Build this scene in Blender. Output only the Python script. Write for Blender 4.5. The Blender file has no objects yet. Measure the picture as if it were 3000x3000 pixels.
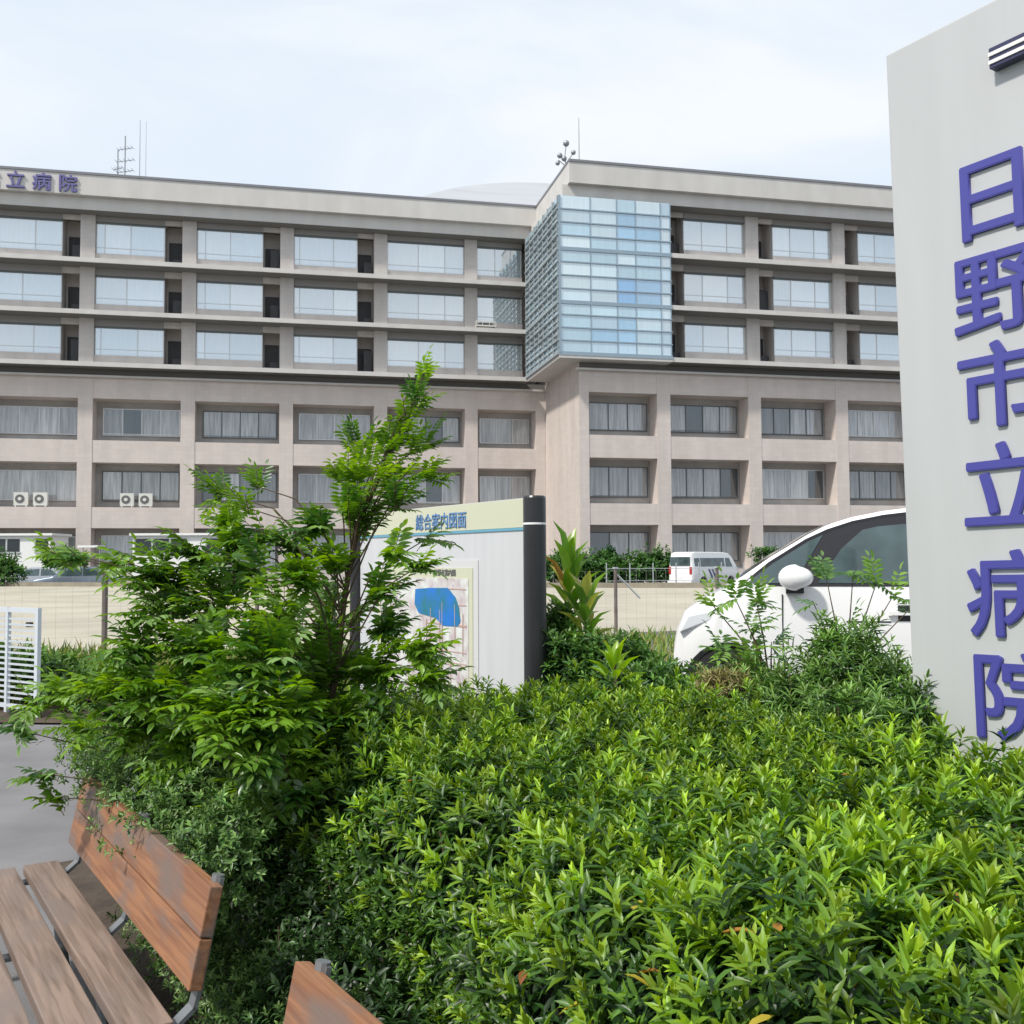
import bpy, bmesh, math, random
import numpy as np
from mathutils import Vector, Matrix
R = math.radians
random.seed(7); RNG = np.random.default_rng(11)
SC = bpy.context.scene; COL = SC.collection

# ------------------------------------------------------------------ camera, sky, sun
EYE = 1.6; F = 2950.0; PITCH = 0.0487; ROLL = 0.0052
cam = bpy.data.cameras.new("camera"); cam.sensor_width = 36; cam.lens = 36 * F / 3000
cam.clip_start = 0.05; cam.clip_end = 2000
co = bpy.data.objects.new("camera", cam); COL.objects.link(co)
CROT = Matrix.Rotation(R(90) + PITCH, 4, 'X') @ Matrix.Rotation(-ROLL, 4, 'Z')
co.matrix_world = Matrix.Translation((0, 0, EYE)) @ CROT
SC.camera = co
def ray(px, py):
    v = CROT.to_3x3() @ Vector(((px - 1500) / F, (1500 - py) / F, -1)); return v / v.y
def at(px, py, Y):                       # the place seen at a pixel of the photo, Y metres ahead
    v = ray(px, py) * Y; return Vector((v.x, v.y, v.z + EYE))
SUNH = Vector((-.76, -.65)); SUNH.normalize(); EL = 50
SV = SC.view_settings; SV.view_transform = 'Standard'; SV.look = 'None'; SV.gamma = 1; SV.exposure = 0.54
W = bpy.data.worlds.new("World"); SC.world = W; W.use_nodes = True
nt = W.node_tree; nt.nodes.clear(); N = nt.nodes.new; L = nt.links.new
out = N("ShaderNodeOutputWorld"); mixs = N("ShaderNodeMixShader")
sky = N("ShaderNodeTexSky"); sky.sky_type = 'NISHITA'; sky.sun_disc = False
sky.sun_elevation = R(EL); sky.sun_rotation = math.atan2(SUNH.x, SUNH.y); sky.dust_density = 2.0
b1 = N("ShaderNodeBackground"); b1.inputs[1].default_value = 0.12; L(sky.outputs[0], b1.inputs[0])
tc = N("ShaderNodeTexCoord"); mp = N("ShaderNodeMapping"); mp.inputs['Scale'].default_value = (1.0, 1.0, 2.6)
mp.inputs['Location'].default_value = (.35, .1, .2)
L(tc.outputs['Generated'], mp.inputs[0])
nz = N("ShaderNodeTexNoise"); nz.inputs['Scale'].default_value = 2.2; nz.inputs['Detail'].default_value = 7; nz.inputs['Roughness'].default_value = .5
nz.inputs['Distortion'].default_value = .4; L(mp.outputs[0], nz.inputs[0])
cr = N("ShaderNodeValToRGB"); cr.color_ramp.elements[0].position = .34; cr.color_ramp.elements[0].color = (.535, .61, .685, 1)
cr.color_ramp.elements[1].position = .64; cr.color_ramp.elements[1].color = (.68, .70, .72, 1)
e = cr.color_ramp.elements.new(.5); e.color = (.575, .635, .70, 1)
L(nz.outputs[0], cr.inputs[0]); b2 = N("ShaderNodeBackground"); b2.inputs[1].default_value = 1.0; L(cr.outputs[0], b2.inputs[0])
mixs.inputs[0].default_value = .93; L(b1.outputs[0], mixs.inputs[1]); L(b2.outputs[0], mixs.inputs[2]); L(mixs.outputs[0], out.inputs[0])
sl = bpy.data.lights.new("sun", 'SUN'); sl.energy = 2.7; sl.angle = R(4.5); sl.color = (1, .95, .87)
so = bpy.data.objects.new("sun", sl); COL.objects.link(so); so.location = (-20, -20, 40)
so.rotation_euler = Vector((-SUNH.x * math.cos(R(EL)), -SUNH.y * math.cos(R(EL)), -math.sin(R(EL)))).to_track_quat('-Z', 'Y').to_euler()

# ------------------------------------------------------------------ helpers
def mat(name, col, rough=.6, metal=0, noise=0, nscale=4, bump=0, bscale=40, spec=.5, coat=0, stretch=None, dark=None):
    m = bpy.data.materials.new(name); m.use_nodes = True; t = m.node_tree; p = t.nodes['Principled BSDF']
    p.inputs['Base Color'].default_value = (*col, 1); p.inputs['Roughness'].default_value = rough
    p.inputs['Metallic'].default_value = metal; p.inputs['Specular IOR Level'].default_value = spec
    if coat: p.inputs['Coat Weight'].default_value = coat
    tcn = t.nodes.new("ShaderNodeTexCoord"); mpn = t.nodes.new("ShaderNodeMapping")
    if stretch: mpn.inputs['Scale'].default_value = stretch
    t.links.new(tcn.outputs['Object'], mpn.inputs[0])
    if noise:
        n = t.nodes.new("ShaderNodeTexNoise"); n.inputs['Scale'].default_value = nscale; n.inputs['Detail'].default_value = 6
        t.links.new(mpn.outputs[0], n.inputs[0]); c = t.nodes.new("ShaderNodeValToRGB")
        d = dark or tuple(x * (1 - noise) for x in col)
        c.color_ramp.elements[0].position = .3; c.color_ramp.elements[0].color = (*d, 1)
        c.color_ramp.elements[1].position = .68; c.color_ramp.elements[1].color = (*[min(1, x * (1 + noise * .35)) for x in col], 1)
        t.links.new(n.outputs[0], c.inputs[0]); t.links.new(c.outputs[0], p.inputs['Base Color'])
    if bump:
        n2 = t.nodes.new("ShaderNodeTexNoise"); n2.inputs['Scale'].default_value = bscale; n2.inputs['Detail'].default_value = 5
        t.links.new(mpn.outputs[0], n2.inputs[0]); b = t.nodes.new("ShaderNodeBump"); b.inputs['Strength'].default_value = bump; b.inputs['Distance'].default_value = .02
        t.links.new(n2.outputs[0], b.inputs['Height']); t.links.new(b.outputs[0], p.inputs['Normal'])
    return m
def tile_mat(name, c1, c2, mortar, sx=.3, sy=.1, streak=.12):
    m = bpy.data.materials.new(name); m.use_nodes = True; t = m.node_tree; p = t.nodes['Principled BSDF']; p.inputs['Roughness'].default_value = .55
    tcn = t.nodes.new("ShaderNodeTexCoord"); sp = t.nodes.new("ShaderNodeSeparateXYZ"); cb = t.nodes.new("ShaderNodeCombineXYZ")
    ad = t.nodes.new("ShaderNodeMath"); t.links.new(tcn.outputs['Object'], sp.inputs[0])
    t.links.new(sp.outputs[0], ad.inputs[0]); t.links.new(sp.outputs[1], ad.inputs[1]); t.links.new(ad.outputs[0], cb.inputs[0]); t.links.new(sp.outputs[2], cb.inputs[1])
    b = t.nodes.new("ShaderNodeTexBrick"); b.inputs['Scale'].default_value = 1; b.inputs['Brick Width'].default_value = sx; b.inputs['Row Height'].default_value = sy
    b.inputs['Mortar Size'].default_value = .012; b.inputs['Color1'].default_value = (*c1, 1); b.inputs['Color2'].default_value = (*c2, 1); b.inputs['Mortar'].default_value = (*mortar, 1)
    t.links.new(cb.outputs[0], b.inputs[0])
    n = t.nodes.new("ShaderNodeTexNoise"); n.inputs['Scale'].default_value = 1; n.inputs['Detail'].default_value = 6
    mpn = t.nodes.new("ShaderNodeMapping"); mpn.inputs['Scale'].default_value = (1.3, 1.3, .22); t.links.new(tcn.outputs['Object'], mpn.inputs[0]); t.links.new(mpn.outputs[0], n.inputs[0])
    mr = t.nodes.new("ShaderNodeMapRange"); mr.inputs[1].default_value = .3; mr.inputs[2].default_value = .7; mr.inputs[3].default_value = 1 - streak; mr.inputs[4].default_value = 1 + streak * .3
    t.links.new(n.outputs[0], mr.inputs[0])
    mx = t.nodes.new("ShaderNodeMix"); mx.data_type = 'RGBA'; mx.blend_type = 'MULTIPLY'; mx.inputs[0].default_value = 1
    t.links.new(b.outputs[0], mx.inputs[6]); t.links.new(mr.outputs[0], mx.inputs[7]); t.links.new(mx.outputs[2], p.inputs['Base Color'])
    return m
def glass_mat(name, gloss=.4, fold=0, rough=.03, tint=(.9, .95, 1)):      # coated glass over curtains whose colour is the mesh's own attribute
    m = bpy.data.materials.new(name); m.use_nodes = True; t = m.node_tree; t.nodes.clear()
    o = t.nodes.new("ShaderNodeOutputMaterial"); d = t.nodes.new("ShaderNodeBsdfDiffuse"); g = t.nodes.new("ShaderNodeBsdfGlossy")
    g.inputs['Roughness'].default_value = rough; g.inputs[0].default_value = (*tint, 1)
    a = t.nodes.new("ShaderNodeAttribute"); a.attribute_name = "Col"
    lw = t.nodes.new("ShaderNodeFresnel"); lw.inputs[0].default_value = 1.5
    ma = t.nodes.new("ShaderNodeMath"); ma.operation = 'ADD'; ma.inputs[1].default_value = gloss; ma.use_clamp = True; t.links.new(lw.outputs[0], ma.inputs[0])
    mx = t.nodes.new("ShaderNodeMixShader"); t.links.new(ma.outputs[0], mx.inputs[0])
    if fold:
        tcn = t.nodes.new("ShaderNodeTexCoord"); mpn = t.nodes.new("ShaderNodeMapping"); mpn.inputs['Scale'].default_value = (5, 5, .35)
        t.links.new(tcn.outputs['Object'], mpn.inputs[0]); n = t.nodes.new("ShaderNodeTexNoise"); n.inputs['Scale'].default_value = 1.4; n.inputs['Detail'].default_value = 3
        t.links.new(mpn.outputs[0], n.inputs[0]); mr = t.nodes.new("ShaderNodeMapRange"); mr.inputs[1].default_value = .35; mr.inputs[2].default_value = .65
        mr.inputs[3].default_value = 1 - fold; mr.inputs[4].default_value = 1 + fold * .5; t.links.new(n.outputs[0], mr.inputs[0])
        mc = t.nodes.new("ShaderNodeMix"); mc.data_type = 'RGBA'; mc.blend_type = 'MULTIPLY'; mc.inputs[0].default_value = 1
        t.links.new(a.outputs[0], mc.inputs[6]); t.links.new(mr.outputs[0], mc.inputs[7]); t.links.new(mc.outputs[2], d.inputs[0])
    else: t.links.new(a.outputs[0], d.inputs[0])
    t.links.new(d.outputs[0], mx.inputs[1]); t.links.new(g.outputs[0], mx.inputs[2]); t.links.new(mx.outputs[0], o.inputs[0]); return m
def leaf_mat(name, trans=.35, gloss=.07, rough=.35):
    m = bpy.data.materials.new(name); m.use_nodes = True; t = m.node_tree; t.nodes.clear()
    o = t.nodes.new("ShaderNodeOutputMaterial"); d = t.nodes.new("ShaderNodeBsdfDiffuse"); tr = t.nodes.new("ShaderNodeBsdfTranslucent"); g = t.nodes.new("ShaderNodeBsdfGlossy")
    g.inputs['Roughness'].default_value = rough; a = t.nodes.new("ShaderNodeAttribute"); a.attribute_name = "Col"
    hs = t.nodes.new("ShaderNodeHueSaturation"); hs.inputs['Hue'].default_value = .485; hs.inputs['Saturation'].default_value = 1.15; hs.inputs['Value'].default_value = 1.25
    t.links.new(a.outputs[0], hs.inputs['Color']); t.links.new(a.outputs[0], d.inputs[0]); t.links.new(hs.outputs[0], tr.inputs[0])
    m1 = t.nodes.new("ShaderNodeMixShader"); m1.inputs[0].default_value = trans; t.links.new(d.outputs[0], m1.inputs[1]); t.links.new(tr.outputs[0], m1.inputs[2])
    m2 = t.nodes.new("ShaderNodeMixShader"); m2.inputs[0].default_value = gloss; t.links.new(m1.outputs[0], m2.inputs[1]); t.links.new(g.outputs[0], m2.inputs[2])
    t.links.new(m2.outputs[0], o.inputs[0]); return m
def tag(o, label=None, cat=None, group=None, kind=None):
    for k, v in (('label', label), ('category', cat), ('group', group), ('kind', kind)):
        if v: o[k] = v
    return o
def empty(name, label, cat, loc=(0, 0, 0), rz=0, group=None):
    o = bpy.data.objects.new(name, None); COL.objects.link(o); o.location = loc; o.rotation_euler = (0, 0, rz); o.empty_display_size = .2
    return tag(o, label, cat, group)
class MB:
    def __init__(s): s.v = []; s.f = []; s.c = []; s.m = []
    def add(s, vs, fs, col=None, mi=0):
        b = len(s.v); s.v += [tuple(x) for x in vs]; s.f += [tuple(i + b for i in f) for f in fs]
        s.c += [col or (1, 1, 1)] * len(vs); s.m += [mi] * len(fs); return s
    def box(s, x0, x1, y0, y1, z0, z1, col=None, M=None, mi=0):
        vs = [Vector((x, y, z)) for z in (z0, z1) for y in (y0, y1) for x in (x0, x1)]
        if M: vs = [M @ v for v in vs]
        return s.add(vs, [(0, 2, 3, 1), (4, 5, 7, 6), (0, 1, 5, 4), (2, 6, 7, 3), (0, 4, 6, 2), (1, 3, 7, 5)], col, mi)
    def tube(s, pts, rad, n=8, col=None, cap=True):
        pts = [Vector(p) for p in pts]; rad = rad if isinstance(rad, (list, tuple)) else [rad] * len(pts); vs = []; fs = []
        for i, p in enumerate(pts):
            a = pts[max(0, i - 1)]; b = pts[min(len(pts) - 1, i + 1)]; q = (b - a).to_track_quat('Z', 'Y')
            for k in range(n): vs.append(p + q @ Vector((math.cos(2 * math.pi * k / n) * rad[i], math.sin(2 * math.pi * k / n) * rad[i], 0)))
        for i in range(len(pts) - 1):
            for k in range(n): k2 = (k + 1) % n; fs.append((i * n + k, i * n + k2, (i + 1) * n + k2, (i + 1) * n + k))
        if cap: fs += [tuple(range(n))[::-1], tuple((len(pts) - 1) * n + k for k in range(n))]
        return s.add(vs, fs, col)
    def prism(s, poly, y0, y1, col=None, M=None):     # poly in (x,z)
        n = len(poly); vs = [Vector((x, y0, z)) for x, z in poly] + [Vector((x, y1, z)) for x, z in poly]
        if M: vs = [M @ v for v in vs]
        return s.add(vs, [tuple(range(n)), tuple(range(2 * n - 1, n - 1, -1))] + [(i, i + n, (i + 1) % n + n, (i + 1) % n) for i in range(n)], col)
    def build(s, name, m, parent=None, smooth=False, bevel=0):
        me = bpy.data.meshes.new(name); me.from_pydata(s.v, [], s.f)
        if any(c != (1, 1, 1) for c in s.c):
            at_ = me.color_attributes.new("Col", 'FLOAT_COLOR', 'POINT'); at_.data.foreach_set('color', [x for c in s.c for x in (*c, 1)])
        for mm in (m if isinstance(m, (list, tuple)) else [m]): me.materials.append(mm)
        if isinstance(m, (list, tuple)): me.polygons.foreach_set('material_index', s.m)
        bm = bmesh.new(); bm.from_mesh(me); bmesh.ops.recalc_face_normals(bm, faces=bm.faces)
        if bevel: bmesh.ops.bevel(bm, geom=bm.edges[:] , offset=bevel, segments=2, affect='EDGES', profile=.6, clamp_overlap=True)
        bm.to_mesh(me); bm.free()
        if smooth: me.polygons.foreach_set('use_smooth', [True] * len(me.polygons))
        o = bpy.data.objects.new(name, me); COL.objects.link(o)
        if parent: o.parent = parent
        return o
def text_obj(name, body, size, m, thick, M, parent=None, bold=0, align='CENTER', sx=1, rad=0):
    cu = bpy.data.curves.new(name, 'FONT'); cu.body = body; cu.size = size; cu.align_x = align; cu.align_y = 'CENTER'; cu.extrude = thick / 2; cu.offset = bold; cu.resolution_u = 4
    tmp = bpy.data.objects.new(name, cu); COL.objects.link(tmp); bpy.context.view_layer.update()
    me = bpy.data.meshes.new_from_object(tmp.evaluated_get(bpy.context.evaluated_depsgraph_get()))
    bpy.data.objects.remove(tmp)
    if rad:
        b2_ = bmesh.new()
        for k in range(7):
            m2 = me.copy(); m2.transform(Matrix.Translation((rad * math.cos(k * 1.0472) if k else 0, rad * math.sin(k * 1.0472) if k else 0, -.0004 * k))); b2_.from_mesh(m2)
        b2_.to_mesh(me); b2_.free()
    me.materials.clear(); me.materials.append(m)
    o = bpy.data.objects.new(name, me); COL.objects.link(o)
    if parent: o.parent = parent
    me.transform(M @ Matrix.Diagonal((sx, 1, 1, 1))); return o

# ------------------------------------------------------------------ leaves (real meshes, one leaf = folded blade)
LT = np.array([(0, 0, 0), (.3, 0, -.02), (.65, 0, -.02), (1, 0, -.1), (.3, .5, .06), (.65, .42, .04), (.3, -.5, .06), (.65, -.42, .04)], float)
LF = np.array([(0, 6, 1), (0, 1, 4), (1, 6, 7), (1, 7, 2), (1, 2, 5), (1, 5, 4), (2, 7, 3), (2, 3, 5)])
def nrm(a): return a / np.maximum(np.linalg.norm(a, axis=-1, keepdims=True), 1e-9)
class Leaves:
    def __init__(s): s.p = []; s.d = []; s.u = []; s.l = []; s.w = []; s.c = []
    def add(s, p, d, u, l, w, c):
        for a, b in zip((s.p, s.d, s.u, s.l, s.w, s.c), (p, d, u, l, w, c)): a.append(np.asarray(b, float))
    def build(s, name, m, parent=None, droop=1.0):
        p = np.concatenate(s.p); d = nrm(np.concatenate(s.d)); u = np.concatenate(s.u); l = np.concatenate(s.l); w = np.concatenate(s.w); c = np.concatenate(s.c)
        y = nrm(np.cross(u, d)); z = np.cross(d, y); T = LT.copy(); T[:, 2] *= droop
        V = p[:, None] + T[None, :, 0, None] * l[:, None, None] * d[:, None] + T[None, :, 1, None] * w[:, None, None] * y[:, None] + T[None, :, 2, None] * l[:, None, None] * z[:, None]
        n = len(p); Fc = (LF[None] + (np.arange(n) * 8)[:, None, None]).reshape(-1)
        me = bpy.data.meshes.new(name); me.vertices.add(n * 8); me.vertices.foreach_set('co', V.reshape(-1))
        me.loops.add(len(Fc)); me.loops.foreach_set('vertex_index', Fc.astype(np.int32)); k = len(Fc) // 3
        me.polygons.add(k); me.polygons.foreach_set('loop_start', np.arange(k, dtype=np.int32) * 3); me.polygons.foreach_set('loop_total', np.full(k, 3, np.int32))
        me.update(calc_edges=True)
        at_ = me.color_attributes.new("Col", 'FLOAT_COLOR', 'POINT'); cc = np.ones((n * 8, 4)); cc[:, :3] = np.repeat(c, 8, 0); at_.data.foreach_set('color', cc.reshape(-1))
        me.polygons.foreach_set('use_smooth', np.ones(k, bool)); me.materials.append(m)
        o = bpy.data.objects.new(name, me); COL.objects.link(o)
        if parent: o.parent = parent
        return o
def sprigs(LV, P, Nn, nl=12, L0=.058, W0=.016, stem=.085, cols=None, bright=None, spread=(28, 85)):
    n = len(P); Nn = nrm(Nn); a = nrm(np.cross(Nn, RNG.normal(size=(n, 3)))); b = np.cross(Nn, a)
    br = np.ones(n) if bright is None else bright
    for i in range(nl):
        t = i / (nl - 1.0)                               # 0 tip .. 1 old
        ang = i * 2.4 + RNG.uniform(-.4, .4, n); el = R(spread[0] + (spread[1] - spread[0]) * t) + RNG.normal(0, .13, n)
        r = np.cos(ang)[:, None] * a + np.sin(ang)[:, None] * b
        d = np.cos(el)[:, None] * Nn + np.sin(el)[:, None] * r; d[:, 2] -= .12 * t
        base = P - Nn * (stem * t)[..., None] if np.ndim(stem * t) else P - Nn * (stem * t)
        l = L0 * (.55 + .75 * min(1, t * 2.2)) * RNG.uniform(.8, 1.2, n) * br ** .0
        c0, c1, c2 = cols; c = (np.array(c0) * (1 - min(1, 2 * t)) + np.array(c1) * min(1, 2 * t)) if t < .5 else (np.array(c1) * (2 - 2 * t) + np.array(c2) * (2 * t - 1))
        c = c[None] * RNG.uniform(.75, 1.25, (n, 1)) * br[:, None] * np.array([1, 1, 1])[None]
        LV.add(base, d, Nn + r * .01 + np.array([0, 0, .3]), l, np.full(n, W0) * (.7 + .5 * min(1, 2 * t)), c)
def frond(LV, base, d, length, pairs, LL, LW, col, droop=.5):
    d = Vector(d).normalized(); side = d.cross(Vector((0, 0, 1)))
    if side.length < .1: side = Vector((1, 0, 0))
    side.normalize(); p = Vector(base); step = length / (pairs + 1); pts = [p.copy()]; ps = []; ds = []; us = []; ls = []; cs = []
    for i in range(pairs + 1):
        d = (d + Vector((0, 0, -droop * step * 2.2))).normalized(); p = p + d * step; pts.append(p.copy()); up = side.cross(d)
        for sg in ((1, -1) if i < pairs else (0,)):
            ld = (d * (.45 if sg else 1) + side * sg * .9 + up * random.uniform(-.22, .12)); ld.z -= .12
            ps.append(p); ds.append(ld); us.append(up + Vector((random.uniform(-.25, .25), random.uniform(-.25, .25), 0)))
            ls.append(LL * random.uniform(.85, 1.12) * (.75 + .5 * math.sin(math.pi * (i + 1) / (pairs + 2)))); k = random.uniform(.8, 1.2); cs.append([x * k for x in col])
    LV.add([tuple(x) for x in ps], [tuple(x) for x in ds], [tuple(x) for x in us], ls, [LW] * len(ls), cs); return pts

# ------------------------------------------------------------------ ground
M = {}
M['asphalt'] = mat("asphalt", (.19, .185, .19), .9, noise=.22, nscale=1.6, bump=.35, bscale=160)
M['concrete'] = mat("concrete", (.36, .35, .33), .85, noise=.25, nscale=5, bump=.2, bscale=60)
M['sand'] = mat("sand", (.43, .395, .32), .95, noise=.16, nscale=.5, bump=.25, bscale=60)
M['soil'] = mat("soil", (.07, .05, .035), .95, noise=.4, nscale=6, bump=.5, bscale=30)
M['fore'] = mat("forecourt", (.13, .13, .13), .9, noise=.25, nscale=.8)
def sheet(name, poly, m, kind='structure', z=None):
    mb = MB(); mb.add([(p[0], p[1], p[2] if z is None else z) for p in poly], [tuple(range(len(poly)))]); o = mb.build(name, m); tag(o, kind=kind); return o
sheet("ground", [(-600, -300), (600, -300), (600, 900), (-600, 900)], M['fore'], z=-.02)
sheet("path", [(-12, -6), (1.2, -6), (1.2, 9.0), (-2.6, 10.0), (-12, 11.0)], M['asphalt'], z=.0)
lot = MB()      # raised sandy lot with a low retaining kerb all round
near = [(-30, 12.9), (-5.6, 13.3), (1.8, 16.9), (8, 20)]; far = [(26, 36), (5, 38.5), (-24, 47), (-40, 50)]
pl = [(x, y, .34) for x, y in near] + [(26, 30, .42)] + [(x, y, .55) for x, y in far]
n = len(pl); lot.add(pl + [(x, y, -.1) for x, y, _ in pl], [tuple(range(n))] + [(i, (i + 1) % n, (i + 1) % n + n, i + n) for i in range(n)]); tag(lot.build("sand_lot", M['sand']), kind='structure')
kb = MB()
for i in range(len(near) - 1):
    a = Vector((*near[i], 0)); b = Vector((*near[i + 1], 0)); q = Matrix.Translation(a) @ Matrix.Rotation(math.atan2(b.y - a.y, b.x - a.x), 4, 'Z')
    kb.box(0, (b - a).length, -.13, -.004, .05, .40, M=q)
tag(kb.build("kerb", M['concrete']), kind='structure')
kf = MB()
for i in range(len(far) - 1):
    a = Vector((*far[i], 0)); b = Vector((*far[i + 1], 0)); q = Matrix.Translation(a) @ Matrix.Rotation(math.atan2(b.y - a.y, b.x - a.x), 4, 'Z')
    kf.box(0, (b - a).length, -.35, -.004, .0, .74, M=q)
kf.build("retaining_wall", mat("old_wall", (.27, .24, .19), .9, noise=.3, nscale=1.2))
tag(bpy.data.objects["retaining_wall"], "low brown grey retaining wall along the far edge of the sandy lot", "wall")
vg = MB(); vg.add([(-14, 10.9, .02), (-2.5, 9.9, .02), (1.3, 8.8, .02), (1.8, 16.7, .33), (-5.6, 13.15, .30), (-30, 12.75, .3)], [(0, 1, 2, 3, 4, 5)]); tag(vg.build("verge", M['soil']), kind='structure')
sheet("planting_bed", [tuple((Vector((-.86, 2.67)) + Vector((-.552, .834)) * a_ + Vector((.834, .552)) * b_)) for a_, b_ in ((-3.2, .12), (-3.2, 4.3), (3.2, 4.3), (3.2, .12))], M['soil'], z=.004)
cp = MB(); cp.add([(1.0, 5.4, .32), (14, 5.4, .32), (14, 24, .335), (8, 19.9, .335), (1.85, 16.7, .335), (1.0, 9, .32)], [(0, 1, 2, 3, 4, 5)])
cp.add([(1.0, 5.4, -.1), (14, 5.4, -.1), (14, 5.4, .32), (1.0, 5.4, .32)], [(0, 1, 2, 3)]); cp.add([(1, 5.4, -.1), (1, 5.4, .32), (1, 9, .32), (1, 9, -.1)], [(0, 1, 2, 3)])
tag(cp.build("car_park", M['asphalt']), kind='structure')

# ------------------------------------------------------------------ hospital
PHI = .221; VL, VR = 72.10, 63.26; BAY = 6.61
M['pink'] = tile_mat("pink_tile", (.64, .565, .52), (.60, .53, .49), (.575, .51, .47), .6, .3, .10)
M['grey'] = tile_mat("grey_tile", (.54, .505, .48), (.51, .475, .455), (.48, .445, .425), .6, .3, .12)
M['fascia'] = mat("fascia_panel", (.575, .555, .53), .5, noise=.10, nscale=.9, stretch=(1, 1, .3))
M['soffit'] = mat("soffit", (.15, .145, .135), .8); M['recess'] = mat("recess_wall", (.40, .38, .36), .7, noise=.15, nscale=1.5); M['lintel'] = mat("lintel_shaded", (.27, .26, .25), .6)  # soffit and lintel greys are darkened to hold the shade under the slabs
M['coping'] = mat("coping_metal", (.22, .22, .235), .4, metal=.4)
M['alu'] = mat("aluminium", (.55, .56, .56), .35, metal=.6)
M['dkalu'] = mat("dark_aluminium", (.10, .115, .12), .4, metal=.3)
M['hiwin'] = glass_mat("ward_glass", .42, .05); M['lowin'] = glass_mat("office_glass", .10, .35)
M['curtain'] = glass_mat("blue_glass", .24, .06, tint=(.85, .93, 1)); M['sideglass'] = glass_mat("side_glass", .30, 0)
M['dark'] = mat("dark_door", (.045, .045, .05), .5, noise=.3, nscale=2)
M['roofletter'] = mat("roof_letter", (.13, .12, .30), .5); M['purple'] = mat("purple_letter", (.06, .06, .30), .45)
H = empty("hospital_building", "six storey hospital with pink tiled lower floors and a blue glass corner", "building", (0, 0, 0), PHI)
SIL = [(0.08, 1.0, 3.96), (3.96, 5.37, 8.39), (8.39, 9.90, 12.74)]
SLB = [14.70, 18.20, 21.70]
def pick(cs): 
    c = random.choice(cs); k = random.uniform(.85, 1.12); return tuple(x * k for x in c)
def low_window(u0, u1, v, z0, z1, big=False, idx=0):
    w = MB(); fr = MB(); nP = max(3, round((u1 - u0) / 1.3)); dx = (u1 - u0) / nP
    lo = z0 + (.50 if not big else .1); hi = z1 - .45
    pal = [(.30, .31, .31), (.38, .39, .39), (.20, .21, .215), (.42, .43, .44), (.34, .35, .34)]
    if big: pal = [(.36, .40, .41), (.42, .46, .47), (.30, .32, .32)]
    run = pick(pal)
    for k in range(nP):
        if random.random() < .45: run = pick(pal)
        c = run
        q_ = random.random()
        if q_ < .13: c = (.04, .045, .05)
        elif q_ > .9: c = (.50, .51, .51)
        w.box(u0 + k * dx + .03, u0 + (k + 1) * dx - .03, v + .01, v + .03, lo + .05, hi - .05, col=c)
        fr.box(u0 + k * dx - .035, u0 + k * dx + .035, v - .03, v + .04, lo, hi)
    fr.box(u1 - .035, u1 + .035, v - .03, v + .04, lo, hi)
    fr.box(u0 + .036, u1 - .036, v - .024, v + .04, hi - .06, hi); fr.box(u0 + .036, u1 - .036, v - .024, v + .04, lo, lo + .06)
    if random.random() < .35: fr.box(u0 + .1, u1 - .1, v - .5, v - .46, z0 + .55, z0 + .59)
    wo = w.build("window", M['lowin'], H); fr.build("frame", M['alu'] if random.random() < .5 else M['dkalu'], wo)
def hi_window(u0, u1, v, z0, z1, spl):
    w = MB(); fr = MB(); xs = [u0] + [u0 + (u1 - u0) * s for s in spl] + [u1]
    for a, b in zip(xs[:-1], xs[1:]): w.box(a + .03, b - .03, v + .01, v + .03, z0 + .04, z1 - .05, col=pick([(.60, .68, .70), (.54, .63, .67), (.64, .70, .71)]))
    for a in xs: fr.box(a - .03, a + .03, v - .02, v + .04, z0, z1 - .101)
    hd = MB(); hd.box(u0 - .03, u1 + .03, v - .14, v + .04, z1 - .10, z1)
    fr.box(u0 + .031, u1 - .031, v - .016, v + .035, z0, z0 + .05); fr.box(u0 + .031, u1 - .031, v - .012, v + .035, z0 + .42, z0 + .46)
    wo = w.build("window", M['hiwin'], H); fr.build("frame", M['alu'], wo); hd.build("head", M['dkalu'], wo)
def wing(V, pillars, uA, uB, mirror, tag_u):
    pw = .47; low = MB(); up = MB(); rec = MB()
    rec.box(uA if uA < 0 else 19.46, uB, V + 1.6, V + 2.0, -.1, 14.60)                      # back of the recesses
    for i, (s0, s1, hd) in enumerate(SIL): low.box(uA + (.03 if uA > 0 else 0), uB, V + .03, V + 1.599, s0 if i else -.1, s1)
    low.box(uA + (.03 if uA > 0 else 0), uB, V + .03, V + 1.599, 12.74, 14.70)
    for p in pillars: low.box(p - pw, p + pw, V, V + 1.55, -.1, 14.69)
    return low, up, rec
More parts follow.
